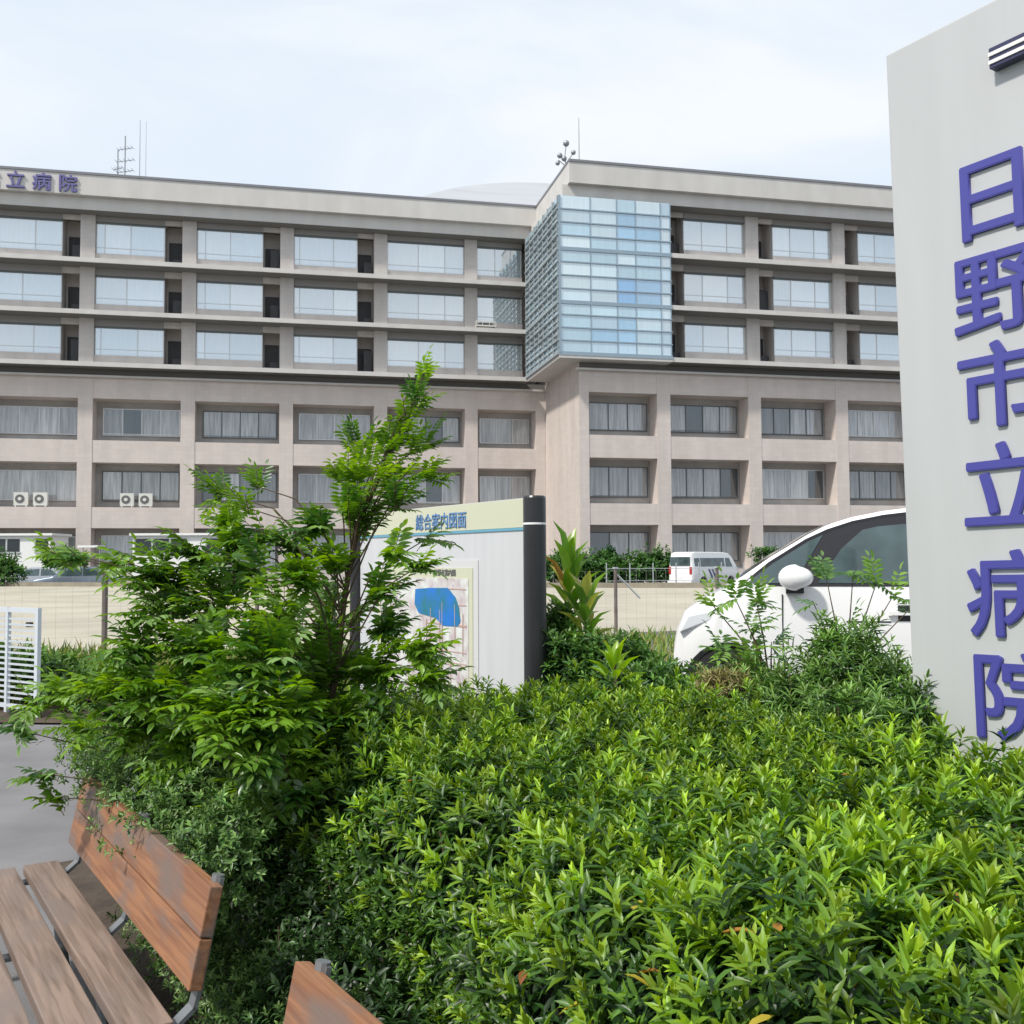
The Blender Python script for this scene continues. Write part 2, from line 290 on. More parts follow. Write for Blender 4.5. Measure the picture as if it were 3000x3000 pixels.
# lower walls, pillars as openings' edges
PLf = [-13.25 + BAY * i for i in range(-3, 5)]; PRt = [24.69 + BAY * i for i in range(0, 4)]
for V, pil, uA, uB in ((VL, PLf, -36.5, 18.78), (VR, PRt, 18.78, 50.0)):
    low, _, rec = wing(V, pil, uA, uB, False, 0)
    ends = list(pil)
    if V == VL: low.box(18.05, 18.77, V, V + 1.55, -.1, 14.69)
    else: low.box(18.78, 19.45, V, V + 1.55, -.1, 14.69); low.box(19.401, 20.0, V + 2.0, VL + .0, -.1, 14.6)
    if V == VR: low.box(18.785, 19.4, V + 1.55, VL + 1.0, -.1, 14.68)
    low.build("lower_wall", M['pink'], H); rec.build("recess_wall", M['recess'], H)  # recess wall is toned darker than the tile to paint in the recess shade
    db = MB(); db.box((uA if V == VL else 18.80), (18.76 if V == VL else uB), V - .012, V + .029, 14.3, 14.69); db.build("shade_band", M['soffit'], H)  # dark strip painted in for the shade on the wall below the slab
    ed = sorted(ends); op = []
    if V == VL:
        for a, b in zip(ed[:-1], ed[1:]): op.append((a + .47, b - .47))
        op.append((ed[-1] + .47, 18.05))
    else:
        op.append((19.45, ed[0] - .47))
        for a, b in zip(ed[:-1], ed[1:]): op.append((a + .47, b - .47))
        op.append((ed[-1] + .47, 49.5))
    for a, b in op:
        if b < -20.5 or b - a < 1: continue
        for fl, (s0, s1, hd) in enumerate(SIL): low_window(a + .45, b - .2, V + 1.52, s1, hd, big=(fl == 0 and V == VL))
    # mouldings, slabs, fascia
    v0 = V - 1.2; uS = uA if V == VL else 17.5; uE = uB if V == VR else 17.15
    mo = MB(); mo.box(uA if V == VL else 18.5, 18.76 if V == VL else uB, V - .28, V + .028, 14.14, 14.28); mo.build("moulding", M['fascia'], H)
    for z in SLB:
        sb = MB(); u0s = uA if V == VL else (17.14 if z < 15 else 24.86)
        sb.box(u0s, uE, v0, V + 1.6, z, z + .30); sb.build("floor_slab", M['fascia'], H)
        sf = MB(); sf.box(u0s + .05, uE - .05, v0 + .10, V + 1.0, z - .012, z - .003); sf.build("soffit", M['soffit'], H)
    fa = MB(); c0 = uA if V == VL else 17.85; e1 = uB if V == VR else 17.9
    fa.box(c0, e1, v0 - .1, V + 16, 26.2, 27.58); fa.box(c0 - (.35 if V == VR else 0), e1 + .0, v0 + .32, V + 15, 25.32, 26.198); fa.build("roof_fascia", M['fascia'], H)
    cpn = MB(); cpn.box(c0 - (.04 if V == VR else 0), e1, v0 - .16, V + 16.2, 27.582, 27.74); cpn.build("coping", M['coping'], H)
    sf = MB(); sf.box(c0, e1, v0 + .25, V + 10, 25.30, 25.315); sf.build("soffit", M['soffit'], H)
    # upper storeys
    up = MB(); pil2 = [p for p in pil] + ([] if V == VL else [])
    up.box(uA if V == VL else 24.9, 17.2 if V == VL else uB, V + 1.75, V + 2.0, 15, 25.3)
    for p in pil2:
        for z in SLB: up.box(p - .47, p + .47, V - .02, V + 1.7, z + .302, z + 3.49 if z < 21 else 25.29)
    for z in SLB:
        zt = z + 3.49 if z < 21 else 25.29; zh = 17.72 - 14.7 + z if z < 21 else 24.92
        for a, b in op:
            if b < -20.5: continue
            nw = 1.18; last = False
            if V == VL:
                if a > 5: w0, w1 = a, b; last = True                       # last two bays are glazed end to end
                else: w0, w1 = a, b - nw
                if a > 12: w1 = 17.1
            else:
                if a < 20: continue
                w0, w1 = a + nw, b
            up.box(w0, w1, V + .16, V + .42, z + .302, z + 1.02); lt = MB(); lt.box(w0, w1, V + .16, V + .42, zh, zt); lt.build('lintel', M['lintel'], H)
            hi_window(w0 + .05, w1 - .03, V + .30, z + 1.02, zh, [.3, .72] if V == VR else random.choice([[.12, .5], [.08, .62], [.45]]) if not last else [.4, .75])
            if not last:
                n0, n1 = (w1, b) if V == VL else (a, w0)
                up.box(w1 - .12 if V == VL else w0 - .0, w1 if V == VL else w0 + .12, V + .42, V + 1.7, z + .302, zt)
                up.box(n0, n1, V + .2, V + .4, zh + .05, zt)
                nd = MB(); nd.box(n0 + .12, n1 - .08, V + 1.69, V + 1.745, z + .302, z + 2.5); nd.build("balcony_door", M['dark'], H)
                nd = MB(); nd.box(n0 + .5, n1 - .1, V + .9, V + 1.2, z + .302, z + .302 + random.choice([.8, 1.4, 1.9])); nd.build("balcony_screen", M['dark'], H)
    if V == VR:
        for z in SLB: up.box(24.9, 25.10, V + .1, V + 1.7, z + .302, z + 3.4)
    up.build("upper_wall", M['grey'], H);
# plain return wall between the wings gets a lighter vertical panel look
# glass corner
gx0, gx1, gy0, gy1 = 17.14, 24.85, VR - 1.22, VL - 1.0
gc = MB(); fl = MB(); sd = MB(); sfn = MB()
zs = [15.0, 18.35, 21.85, 25.32]; cols = [gx0 + .05 + (gx1 - gx0 - .1) * k / 5 for k in (0, 1.36, 2.55, 3.4, 4.55, 5)]
blue = [(.42, .60, .68), (.50, .65, .71), (.36, .55, .66), (.56, .68, .72)]; deep = (.11, .33, .62); mid = (.22, .44, .64)
for fI in range(3):
    h = (zs[fI + 1] - zs[fI]) / 4
    for r in range(4):
        for c in range(5):
            cc = pick(blue)
            if (fI == 2 and c in (2, 3) and r < 3): cc = pick([mid, (.34, .52, .66)])
            if (fI == 1 and c in (2, 3) and r < 2): cc = pick([deep, (.2, .4, .62)])
            if (fI == 0 and c in (1, 2) and r < 3): cc = pick([mid, (.38, .55, .68), (.42, .58, .70)])
            if c == 4: cc = pick([(.40, .54, .64), (.5, .6, .66)])
            gc.box(cols[c], cols[c + 1], gy0, gy0 + .04, zs[fI] + r * h, zs[fI] + (r + 1) * h, col=cc)
        z = zs[fI] + r * h
        t_ = .05 if r else .15
        fl.box(gx0 - .02, gx1 + .02, gy0 - .07, gy0 - .003, z - t_, z + t_ * .6)
        sfn.box(gx0 - .14, gx0 - .003, gy0 + .0, gy1, z - t_ * .7, z + t_ * .5)
        for q in (1,): sfn.box(gx0 - .08, gx0 - .004, gy0 + .0, gy1, z + h * (q + 1) / 4 - .03, z + h * (q + 1) / 4 + .03)
        for k in range(7):
            a = gy0 + .06 + (gy1 - gy0 - .06) * k / 7; b = gy0 + .06 + (gy1 - gy0 - .06) * (k + 1) / 7
            sd.box(gx0, gx0 + .04, a, b, z, z + h, col=pick([(.36, .50, .56), (.30, .43, .49), (.44, .56, .60), (.30, .36, .38), (.38, .52, .57)]))
for c in cols: fl.box(c - .03, c + .03, gy0 - .045, gy0 - .002, zs[0], zs[3])
fl.box(gx0 - .03, gx0 + .10, gy0 - .09, gy0 + .06, zs[0], zs[3])
for k in range(8): sfn.box(gx0 - .1, gx0 - .002, gy0 + .1 + (gy1 - gy0 - .2) * k / 7 - .03, gy0 + .1 + (gy1 - gy0 - .2) * k / 7 + .03, zs[0], zs[3])
g = gc.build("glass_front", M['curtain'], H); fl.build("mullion", mat("mullion", (.28, .36, .42), .4, metal=.3), g)
g = sd.build("glass_side", M['sideglass'], H); sfn.build("sun_fin", mat("fin", (.30, .34, .36), .5), g)
bs = MB(); bs.box(gx0 - .02, gx1 + .02, gy0 - .04, VL - 1.22, 14.68, 14.96); bs.box(gx0 + .1, gx1, gy0 + .3, gy1, 14.97, 25.3); bs.build("corner_base", M['fascia'], H)
sf = MB(); sf.box(18.9, 49.9, VR + 2.3, VL + 14, -.1, 27.0); sf.box(-36.4, 18.7, VL + 2.3, VL + 14, -.1, 27.0); sf.build("core_wall", M['grey'], H)
rf = MB(); 
arc = [(23 + 15 * math.cos(t), 29.35 + 5.35 * math.sin(t)) for t in [math.pi * k / 40 for k in range(41)]]
rf.prism([(8, 26.0)] + arc[::-1] + [(38, 26.0)], 84, 100); rf.build("vaulted_roof", mat("metal_roof", (.74, .76, .79), .5, metal=.0, noise=.08, nscale=.5, stretch=(.2, 1, 6)), H, smooth=False)
Mt = Matrix.Rotation(R(90), 4, 'X')
for k, ch in enumerate("日野市立病院"):
    u = -14.3 - 1.6 * (5 - k); text_obj("letter", ch, 1.22, M['roofletter'], .12, Matrix.Translation((u, VL - 1.2 - .17, 26.78)) @ Mt, H, rad=.022)

# roof-top things
def uv(u, v, z): c, s = math.cos(PHI), math.sin(PHI); return Vector((u * c - v * s, u * s + v * c, z))
M['steel'] = mat("thin_steel", (.30, .32, .34), .5, metal=.4)
def yagi(px, py0, py1, label, arms, whips=0):
    b = at(px, py0, 68.6); b.z = 27.3; top = at(px, py1, 68.6).z; t = empty("antenna", label, "antenna", b, group="antennas on the hospital roof")
    m = MB(); m.tube([(0, 0, 0), (0, 0, top - b.z)], .045, 6); m.build("mast", M['steel'], t)
    for zz, ln in arms:
        a = MB(); a.tube([(-ln, 0, zz), (ln, 0, zz + .15)], .03, 5)
        for k in range(5): x = -ln + 2 * ln * k / 4; a.tube([(x, -.3, zz + .04 + .035 * k), (x, .3, zz + .04 + .035 * k)], .018, 4)
        a.build("aerial", M['steel'], t)
yagi(366, 490, 398, "tall roof antenna mast with stacked crossed aerials, leftmost on the roofline", [(2.95, .5), (2.1, .6), (1.35, .55)])
yagi(345, 490, 440, "short stubby roof aerial beside the taller antenna mast", [(1.55, .32)])
def whip(px, py1, label, Y=74, r=.04):
    b = at(px, 500, Y); b.z = 27.5; m = MB(); m.tube([(0, 0, 0), (0, 0, (at(px, py1, Y).z - 27.5) * .5), (0, 0, at(px, py1, Y).z - 27.5)], [r, r * .8, r * .5], 6)
    o = m.build("lightning_rod", M['steel']); o.location = b; tag(o, label, "rod", "thin rods on the hospital roof")
whip(409, 352, "thin tall rod on the long roof right of the antenna masts"); whip(427, 356, "faint thin rod just right of the tall rod on the long roof", r=.025)
whip(1697, 345, "slender tall rod rising above the corner of the right wing", Y=70)
b = at(1653, 478, 68); b.z = 27.6; b = at(1659, 480, 69)
t = empty("weather_mast", "small weather mast with a cluster of round sensors at the roof corner", "instrument", (b.x, b.y, 27.6), group=None)
pz = at(1655, 460, 69).z - 27.6
m = MB(); m.tube([(.1, 0, 0), (0, 0, pz * .6), (-.1, 0, pz)], .06, 6); m.tube([(-.05, 0, pz * .7), (-.55, 0, pz * .9)], .035, 5); m.tube([(0, 0, pz * .8), (.45, 0, pz * 1.1)], .035, 5); m.tube([(-.1, 0, pz), (0, 0, pz * 1.42)], .035, 5); m.build("mast", M['steel'], t)
for x, z, r_ in ((-.45, pz * 1.05, .20), (-.6, pz * .80, .17), (.5, pz * 1.15, .18), (0, pz * 1.45, .23), (-.15, pz * .95, .20)):
    bm = bmesh.new(); bmesh.ops.create_icosphere(bm, subdivisions=2, radius=r_); bmesh.ops.translate(bm, verts=bm.verts, vec=(x, 0, z)); me = bpy.data.meshes.new("sensor"); bm.to_mesh(me); bm.free(); me.materials.append(M['steel'])
    o = bpy.data.objects.new("sensor", me); COL.objects.link(o); o.parent = t
# air conditioners on the second floor ledges
M['ivory'] = mat("ivory_paint", (.66, .65, .60), .5); M['grille'] = mat("grille", (.13, .13, .13), .6)
def aircon(u, label, z=5.38):
    p = uv(u, VL + .25, z); t = empty("air_conditioner", label, "air conditioner", p, PHI, "outdoor air conditioner units on the second floor ledge")
    m = MB(); m.box(-.44, .44, -.17, .17, .08, .95); m.box(-.36, -.28, -.17, .17, 0, .079); m.box(.28, .36, -.17, .17, 0, .079); m.build("casing", M['ivory'], t)
    g = MB(); g.tube([(-.06, -.19, .52), (-.06, -.172, .52)], .29, 16); g.build("fan_grille", M['grille'], t)
    h = MB(); h.tube([(-.06, -.21, .52), (-.06, -.195, .52)], .12, 12); h.build("fan_hub", M['ivory'], t)
def u_at(px, V=VL):
    c, s = math.cos(PHI), math.sin(PHI); r = ray(px, 1450); k = V / (-r.x * s + r.y * c); return k * (r.x * c + r.y * s)
for px, lb in ((60, "ivory outdoor air conditioner at far left on the second floor ledge"), (117, "ivory air conditioner second from the left beside another unit on its ledge"),
               (371, "ivory air conditioner on the left of the pair in the second bay"), (426, "ivory air conditioner on the right of the pair in the second bay")): aircon(u_at(px), lb)

p = uv(u_at(1425, VL - 1.0), VL - .95, 18.51); t = empty("maintenance_cradle", "small white maintenance cradle resting on the fifth floor ledge near the glass corner", "equipment", p, PHI)
m = MB(); m.box(-.75, .75, -.2, .2, .12, .20); m.box(-.75, .75, -.2, -.16, .46, .50); m.box(-.75, .75, .16, .2, .46, .50)
for x_ in (-.75, -.27, .23, .71): m.box(x_, x_ + .04, -.199, -.161, .201, .459)
m.build("frame", M['ivory'], t); m = MB(); m.box(-.5, .5, -.12, .12, .202, .40); m.build("motor_box", M['grille'], t)
for x_ in (-.6, .6): m = MB(); m.tube([(x_, -.2, .06), (x_, .2, .06)], .06, 10); m.build("roller", M['grille'], t)

# ------------------------------------------------------------------ white prefab hut with sliding windows and ticket canopies by the facade
M['white'] = mat("white_paint", (.78, .78, .76), .45); M['darkglass'] = mat("dark_glass", (.02, .025, .03), .05, spec=.6)
def prefab(px0, px1, py0, py1, Y, label):
    a = at(px0, py1, Y); b = at(px1, py0, Y); t = empty("prefab_hut", label, "hut", ((a.x + b.x) / 2, Y, -.02), 0); w = (b.x - a.x) / 2; z0, z1 = a.z, b.z
    m = MB(); m.box(-w, w, .0, 2.4, 0, z1); m.build("wall", M['white'], t); r = MB(); r.box(-w - .15, w + .15, -.2, 2.6, z1 + .002, z1 + .14); r.build("roof", M['white'], t)
    xs = np.linspace(-w + .12, w - .12, 6)
    for i in range(5):
        if i == 3: continue
        wn = MB(); wn.box(xs[i] + .07, xs[i + 1] - .07, -.025, -.003, z0 + .12, z1 - .2); o = wn.build("window", M['darkglass'], t)
        f = MB(); f.box(xs[i], xs[i + 1], -.05, -.028, z0 + .02, z0 + .115); f.box(xs[i], xs[i] + .065, -.05, -.002, z0 + .12, z1 - .2); f.build("frame", M['alu'], o)
prefab(-70, 150, 1568, 1622, 62, "white prefabricated hut with dark sliding windows at the foot of the hospital, far left")
prefab(388, 660, 1567, 1625, 63, "long low white hut behind the tall leafy shrub")
a = at(268, 1598, 55); t = empty("bicycle_shelter", "small flat white canopy on two posts in front of the facade", "shelter", (a.x, 55, -.02))
m = MB(); m.box(-.55, .55, -.5, .5, a.z - .1, a.z + .02); m.build("roof", M['white'], t)
for x in (-.45, .45): m = MB(); m.tube([(x, 0, 0), (x, 0, a.z - .1)], .035, 8); m.build("post", M['alu'], t)

# ------------------------------------------------------------------ vehicles
M['carwhite'] = mat("white_car_paint", (.80, .80, .80), .25, spec=.5, coat=.6); M['carsilver'] = mat("silver_car_paint", (.42, .44, .48), .3, metal=.5, coat=.5)
M['carblue'] = mat("blue_grey_car_paint", (.20, .24, .30), .3, metal=.4, coat=.5)
M['tyre'] = mat("tyre", (.02, .02, .02), .8); M['rim'] = mat("rim", (.45, .46, .48), .3, metal=.8); M['black'] = mat("black_trim", (.02, .019, .024), .35)
M['carglass'] = mat("car_glass", (.065, .10, .105), .04, spec=.9, noise=.5, nscale=3); M['red'] = mat("red_lens", (.45, .02, .02), .2); M['lamp'] = mat("clear_lens", (.7, .72, .75), .1)  # car glass has a lighter greenish base standing in for reflected greenery
M['navy'] = mat("navy_decal", (.05, .06, .18), .4)
def vehicle(name, label, cat, loc, rz, prof, belt, HW, wheels, wr, paint, panes, group=None, sill=.20, extra=None, tumble=.12, ws=None):
    """prof: (x, roofline z); belt(x); nose at x=0; near side is y=-HW"""
    t = empty(name, label, cat, loc, rz, group); xs = [p[0] for p in prof]; zt = [p[1] for p in prof]; x1 = xs[-1]
    def rz_(x): return float(np.interp(x, xs, zt))
    def taper(x): e = min(x, x1 - x); return 1 - .13 * math.exp(-e / .14)
    def ring(x):
        zr = rz_(x); zb = min(belt(x), zr - .07); k = taper(x); hw = HW * k
        tb = tumble * (zr - zb) / .65
        return [(x, -hw * .94, sill), (x, -hw * .985, sill + .09), (x, -hw, zb * .68), (x, -hw * .985, zb), (x, -hw + tb + .02, zr - .035), (x, -hw + tb + .06, zr), (x, -hw * .35, zr + .004), (x, hw * .35, zr + .004),
                (x, hw - tb - .06, zr), (x, hw - tb - .02, zr - .035), (x, hw * .985, zb), (x, hw, zb * .68), (x, hw * .985, sill + .09), (x, hw * .94, sill)]
    st = sorted(set([round(x, 3) for x in xs] + [round(float(x), 3) for x in np.linspace(0, x1, 46)])); v = []; f = []
    for x in st: v += ring(x)
    for i in range(len(st) - 1):
        for k in range(13): f.append((i * 14 + k, i * 14 + k + 1, (i + 1) * 14 + k + 1, (i + 1) * 14 + k))
        f.append((i * 14 + 13, i * 14, (i + 1) * 14, (i + 1) * 14 + 13))
    f += [tuple(range(14)), tuple((len(st) - 1) * 14 + k for k in range(13, -1, -1))]
    mb = MB(); mb.add(v, f); body = mb.build("body", paint, t, smooth=True)
    cut = MB()
    for wx in wheels: cut.tube([(wx, -HW - .2, wr), (wx, -HW + .28, wr)], wr * 1.17, 28); cut.tube([(wx, HW - .28, wr), (wx, HW + .2, wr)], wr * 1.17, 28)
    cu = cut.build("cutter", M['black'], t); md = body.modifiers.new("b", 'BOOLEAN'); md.operation = 'DIFFERENCE'; md.object = cu; md.solver = 'EXACT'
    bpy.context.view_layer.update(); me = bpy.data.meshes.new_from_object(body.evaluated_get(bpy.context.evaluated_depsgraph_get())); body.modifiers.clear(); body.data = me; bpy.data.objects.remove(cu)
    me.set_sharp_from_angle(angle=R(32))
    def side(x, z, off=.006):
        zr = rz_(x); zb = min(belt(x), zr - .07); k = (z - zb) / max(.01, (zr - .05 - zb)); k = max(0, min(1, k)); hw = HW * taper(x); tb = tumble * (zr - zb) / .65
        return -(hw * .985 * (1 - k) + (hw - tb - .02) * k) - off
    if ws:
        for nm, a_, b_ in ws:
            g = MB(); gx = np.linspace(a_, b_, 9); vs = []
            for x in gx: q = ring(float(x)); vs += [tuple(Vector(q[k]) + Vector((-.002 if a_ < 1.5 else .002, 0, .005))) for k in (5, 6, 7, 8)]
            g.add(vs, [(i * 4 + k, i * 4 + k + 1, i * 4 + k + 5, i * 4 + k + 4) for i in range(8) for k in range(3)]); g.build(nm, M['carglass'], t, smooth=True)
    for sgn in (1, -1):
        for nm, poly, mm, off in panes:
            p = MB(); q = []
            for i in range(len(poly)):
                a = Vector(poly[i]); b = Vector(poly[(i + 1) % len(poly)])
                for s in range(6): c = a.lerp(b, s / 6); q.append(c)
            n = len(q); c = sum(q, Vector((0, 0))) / n; vs = []; fs = []; NR = 7
            for k in range(NR):
                for e_ in q: w_ = c.lerp(e_, 1 - k / NR); vs.append((w_.x, sgn * side(w_.x, w_.y, off), w_.y))
            vs += [(c.x, sgn * side(c.x, c.y, off), c.y)] + [(x, sgn * side(x, z, -.01), z) for x, z in q]
            for k in range(NR - 1): fs += [(k * n + i, k * n + (i + 1) % n, (k + 1) * n + (i + 1) % n, (k + 1) * n + i) for i in range(n)]
            m_ = NR * n; fs += [((NR - 1) * n + i, (NR - 1) * n + (i + 1) % n, m_) for i in range(n)] + [(i, i + m_ + 1, (i + 1) % n + m_ + 1, (i + 1) % n) for i in range(n)]
            p.add(vs, fs); p.build(nm, mm, t)
    for wx in wheels:
        for sg in (-1, 1):
            y0 = sg * (HW - .04); y1 = sg * (HW - .22); w = MB(); w.tube([(wx, y0 + sg * -.02, wr), (wx, y0, wr), (wx, y1, wr), (wx, y1 - sg * .02, wr)], [wr * .9, wr, wr, wr * .9], 28)
            wo = w.build("wheel", M['tyre'], t, smooth=False); rm = MB(); rm.tube([(wx, y0 + sg * .004, wr), (wx, y0 - sg * .03, wr)], wr * .6, 20)
            for k in range(5): an = k * 1.2566; rm.tube([(wx, y0 + sg * .012, wr), (wx + math.cos(an) * wr * .56, y0 + sg * .012, wr + math.sin(an) * wr * .56)], .03, 6)
            rm.build("rim", M['rim'], wo)
    if extra: extra(t, side)
    return t
# the white car: nose to the left, sits on the raised car park
CX = at(1955, 1800, 8.0).x; CY = 8.0 + .74
def bl(x): return float(np.interp(x, [0, .1, .43, 3.5], [.62, .80, 1.0, 1.045]))
prof = [(0, .60), (.03, .74), (.09, .86), (.20, .94), (.38, 1.03), (.47, 1.09), (.76, 1.29), (1.04, 1.46), (1.18, 1.53), (1.37, 1.59), (1.6, 1.635), (1.9, 1.67), (2.4, 1.69), (2.9, 1.68), (3.25, 1.63), (3.42, 1.45), (3.50, 1.1), (3.54, .6)]
def cx_(t, side):
    m = MB(); bm = bmesh.new(); bmesh.ops.create_uvsphere(bm, u_segments=20, v_segments=12, radius=1)
    bmesh.ops.scale(bm, vec=(.13, .09, .10), verts=bm.verts)
    for v in bm.verts:
        if v.co.x > 0: v.co.z *= .85
    bmesh.ops.translate(bm, verts=bm.verts, vec=(.93, -.86, 1.13)); me = bpy.data.meshes.new("wing_mirror"); bm.to_mesh(me); bm.free(); me.materials.append(M['carwhite']); me.polygons.foreach_set('use_smooth', [True] * len(me.polygons))
    o = bpy.data.objects.new("wing_mirror", me); COL.objects.link(o); o.parent = t
    m.box(.86, .99, -.82, -.70, 1.01, 1.06); m.build("mirror_arm", M['black'], t)
    h = MB(); h.box(1.62, 1.86, -.775, -.752, .845, .875); h.box(1.60, 1.635, -.772, -.738, .84, .88); h.box(1.845, 1.88, -.772, -.738, .84, .88); h.build("door_handle", M['carwhite'], t, bevel=.004)
    hr = MB(); hr.box(1.67, 1.81, -.7385, -.735, .80, .92, col=(.03, .03, .03)); hr.build("handle_recess", M['black'], t)
    s = MB()
    for x in (.83, 1.93): s.box(x, x + .008, -.7415, -.70, .34, 1.0)
    s.box(1.3, 1.62, -.741, -.70, .79, .80)
    s.build("door_seam", M['black'], t)
    l = MB(); l.prism([(.05, .70), (.30, .80), (.34, .88), (.12, .83)], -.722, -.66); l.build("headlight", M['lamp'], t, bevel=.01)
CYAW = R(-12.5); cc_ = at(1972, 1800, 8.0); cl_ = Vector((cc_.x, 8.0)) - Vector((math.sin(CYAW) * .66, -math.cos(CYAW) * .66))
vehicle("parked_car", "white compact car with black window pillars parked behind the hedge, nose to the left", "car", (cl_.x, cl_.y, .335), CYAW, prof, bl, .74, (.42, 2.82), .29, M['carwhite'],
        [("side_window", [(1.10, 1.085), (1.28, 1.345), (1.44, 1.49), (1.55, 1.515), (1.78, 1.535), (1.78, 1.085)], M['carglass'], .010),
         ("side_window", [(1.90, 1.085), (1.90, 1.55), (2.75, 1.55), (2.75, 1.085)], M['carglass'], .010),
         ("quarter_window", [(.57, 1.085), (.77, 1.235), (1.04, 1.405), (1.15, 1.455), (.93, 1.085)], M['carglass'], .010),
         ("window_pillar", [(.51, 1.06), (.74, 1.248), (1.02, 1.424), (1.18, 1.498), (1.37, 1.560), (1.6, 1.605), (1.9, 1.638), (2.75, 1.648), (2.8, 1.06)], M['black'], .005)], extra=cx_, ws=[('windscreen', .52, 1.22), ('rear_window', 3.28, 3.46)])
# van seen from its rear corner
def blv(x): return 1.22
pv = [(0, .7), (.03, 1.1), (.35, 1.35), (.75, 1.86), (1.0, 2.0), (1.5, 2.06), (4.3, 2.08), (4.55, 2.02), (4.66, 1.8), (4.69, .6)]
def ex_v(t, side):
    r = MB(); r.box(4.69, 4.71, -.66, .66, 1.32, 1.80); r.build("rear_window", M['carglass'], t)
    for y in (-.76, .62): l = MB(); l.box(4.66, 4.705, y, y + .14, .85, 1.25); l.build("tail_light", M['red'], t)
    p = MB(); p.box(4.69, 4.715, -.2, .2, .62, .80); p.build("number_plate", M['white'], t)
    b = MB(); b.box(4.6, 4.80, -.80, .80, .30, .52); b.build("bumper", M['carwhite'], t, bevel=.03)
    for k in range(3):
        s = MB(); x = 2.1 + k * .32; s.prism([(x, .62), (x + .16, .62), (x + .5, 1.12), (x + .34, 1.12)], .855, .862); s.build("stripe", M['navy'], t)
vc = at(2031, 1716, 55)
ang = R(45 + 180)
VT = vehicle("van", "white high roofed van with dark windows and navy stripes by the hospital", "van", (0, 0, 0), 0, pv, blv, .85, (.95, 3.65), .34, M['carwhite'],
        [("side_window", [(1.55, 1.26), (1.55, 1.74), (3.9, 1.74), (3.9, 1.26)], M['carglass'], .008), ("side_window", [(3.96, 1.28), (3.96, 1.74), (4.45, 1.72), (4.45, 1.28)], M['carglass'], .008),
         ("cab_window", [(.75, 1.24), (1.02, 1.74), (1.45, 1.74), (1.45, 1.24)], M['carglass'], .008)], extra=ex_v, tumble=.09, ws=[('windscreen', .40, .95)])
# rear right corner (x=4.69, y=+.85) goes to vc
VT.rotation_euler = (0, 0, ang); q = Matrix.Rotation(ang, 3, 'Z') @ Vector((4.69, .85, 0)); VT.location = (vc.x - q.x, vc.y - q.y, -.02)
def bls(x): return float(np.interp(x, [0, .2, 1.2, 4.4], [.55, .74, .88, .95]))
ps = [(0, .5), (.05, .66), (.3, .80), (1.15, .95), (1.75, 1.33), (2.1, 1.43), (2.9, 1.45), (3.4, 1.38), (3.9, 1.05), (4.35, .98), (4.42, .55)]
for px, Y, rz_, pt, lb in ((335, 52, 8, M['carblue'], "blue grey sedan parked beyond the sandy lot, nearest to the fence post"), (215, 53, 5, M['carsilver'], "silver sedan parked beyond the sandy lot at the left"), ):
    p_ = at(px, 1690, Y); vehicle("parked_car", lb, "car", (p_.x - 4.2, Y, -.02), R(rz_), ps, bls, .84, (.85, 3.45), .31, pt,
        [("side_window", [(1.55, .98), (1.95, 1.30), (2.6, 1.34), (2.6, .98)], M['carglass'], .008), ("side_window", [(2.68, .98), (2.68, 1.34), (3.2, 1.30), (3.55, 1.0)], M['carglass'], .008)], ws=[('windscreen', 1.2, 1.9), ('rear_window', 3.3, 3.85)], group="cars parked in front of the hospital")

# ------------------------------------------------------------------ fences, gate panel, rock
M['post'] = mat("old_post", (.16, .13, .12), .7, noise=.3, nscale=6); M['galv'] = mat("galvanised", (.52, .54, .55), .4, metal=.6)
a0 = at(305, 1925, 13.55); a1 = at(1805, 1862, 17.0); fdir = Vector((a1.x - a0.x, a1.y - a0.y, 0)); fl_ = fdir.length; fdir.normalize()
Tf = empty("mesh_fence", "wire mesh fence on dark posts along the near edge of the sandy lot", "fence", (a0.x, a0.y, .34), math.atan2(fdir.y, fdir.x))
for s in (-6, 0, 2.02, 4.04, 6.06, fl_, fl_ + 2.1, fl_ + 4.2):
    m = MB(); m.tube([(s, 0, -.3), (s, 0, 1.12)], .038 if s <= 0 else .03, 8); o = m.build("post", M['post'], Tf)
    m = MB(); m.box(s - .035, s + .035, -.035, .035, 1.121, 1.15); m.build("cap", M['galv'], o)
m = MB(); m.tube([(fl_, 0, 1.05), (fl_ + .42, -.1, .62)], .016, 6); m.build("brace", M['galv'], Tf)
m = MB()
for i in range(0, 100): x = -6 + i * .2; m.box(x, x + .002, -.003, 0, .05, 1.08)
for k in range(6): m.box(-6, fl_ + 4.2, .001, .0035, .08 + k * .2, .082 + k * .2)
m.build("wire_mesh", mat("wire", (.50, .48, .42), .5, metal=.5), Tf)
# white folding gate panel at the left
g0 = at(112, 2062, 10.2); Tg = empty("gate_panel", "white slatted steel gate panel standing open at the end of the path", "gate", (g0.x, g0.y, .02), R(148))
m = MB()
for x0, x1 in ((0, .05), (.52, .56), (.78, .82), (1.35, 1.40)): m.box(x0, x1, -.02, .02, .03, 1.13)
m.box(.051, 1.349, -.018, .018, 1.08, 1.13); m.box(.051, 1.349, -.018, .018, .10, .14); m.build("frame", mat("gate_paint", (.56, .60, .64), .45), Tg)
m = MB()
for k in range(15): m.box(.051, 1.349, -.010, .010, .19 + k * .058, .210 + k * .058)
m.build("slats", mat("slat_white", (.50, .54, .58), .5), Tg)
m = MB(); m.box(.20, .27, -.06, -.021, .93, .98); m.build("latch", M['black'], Tg)
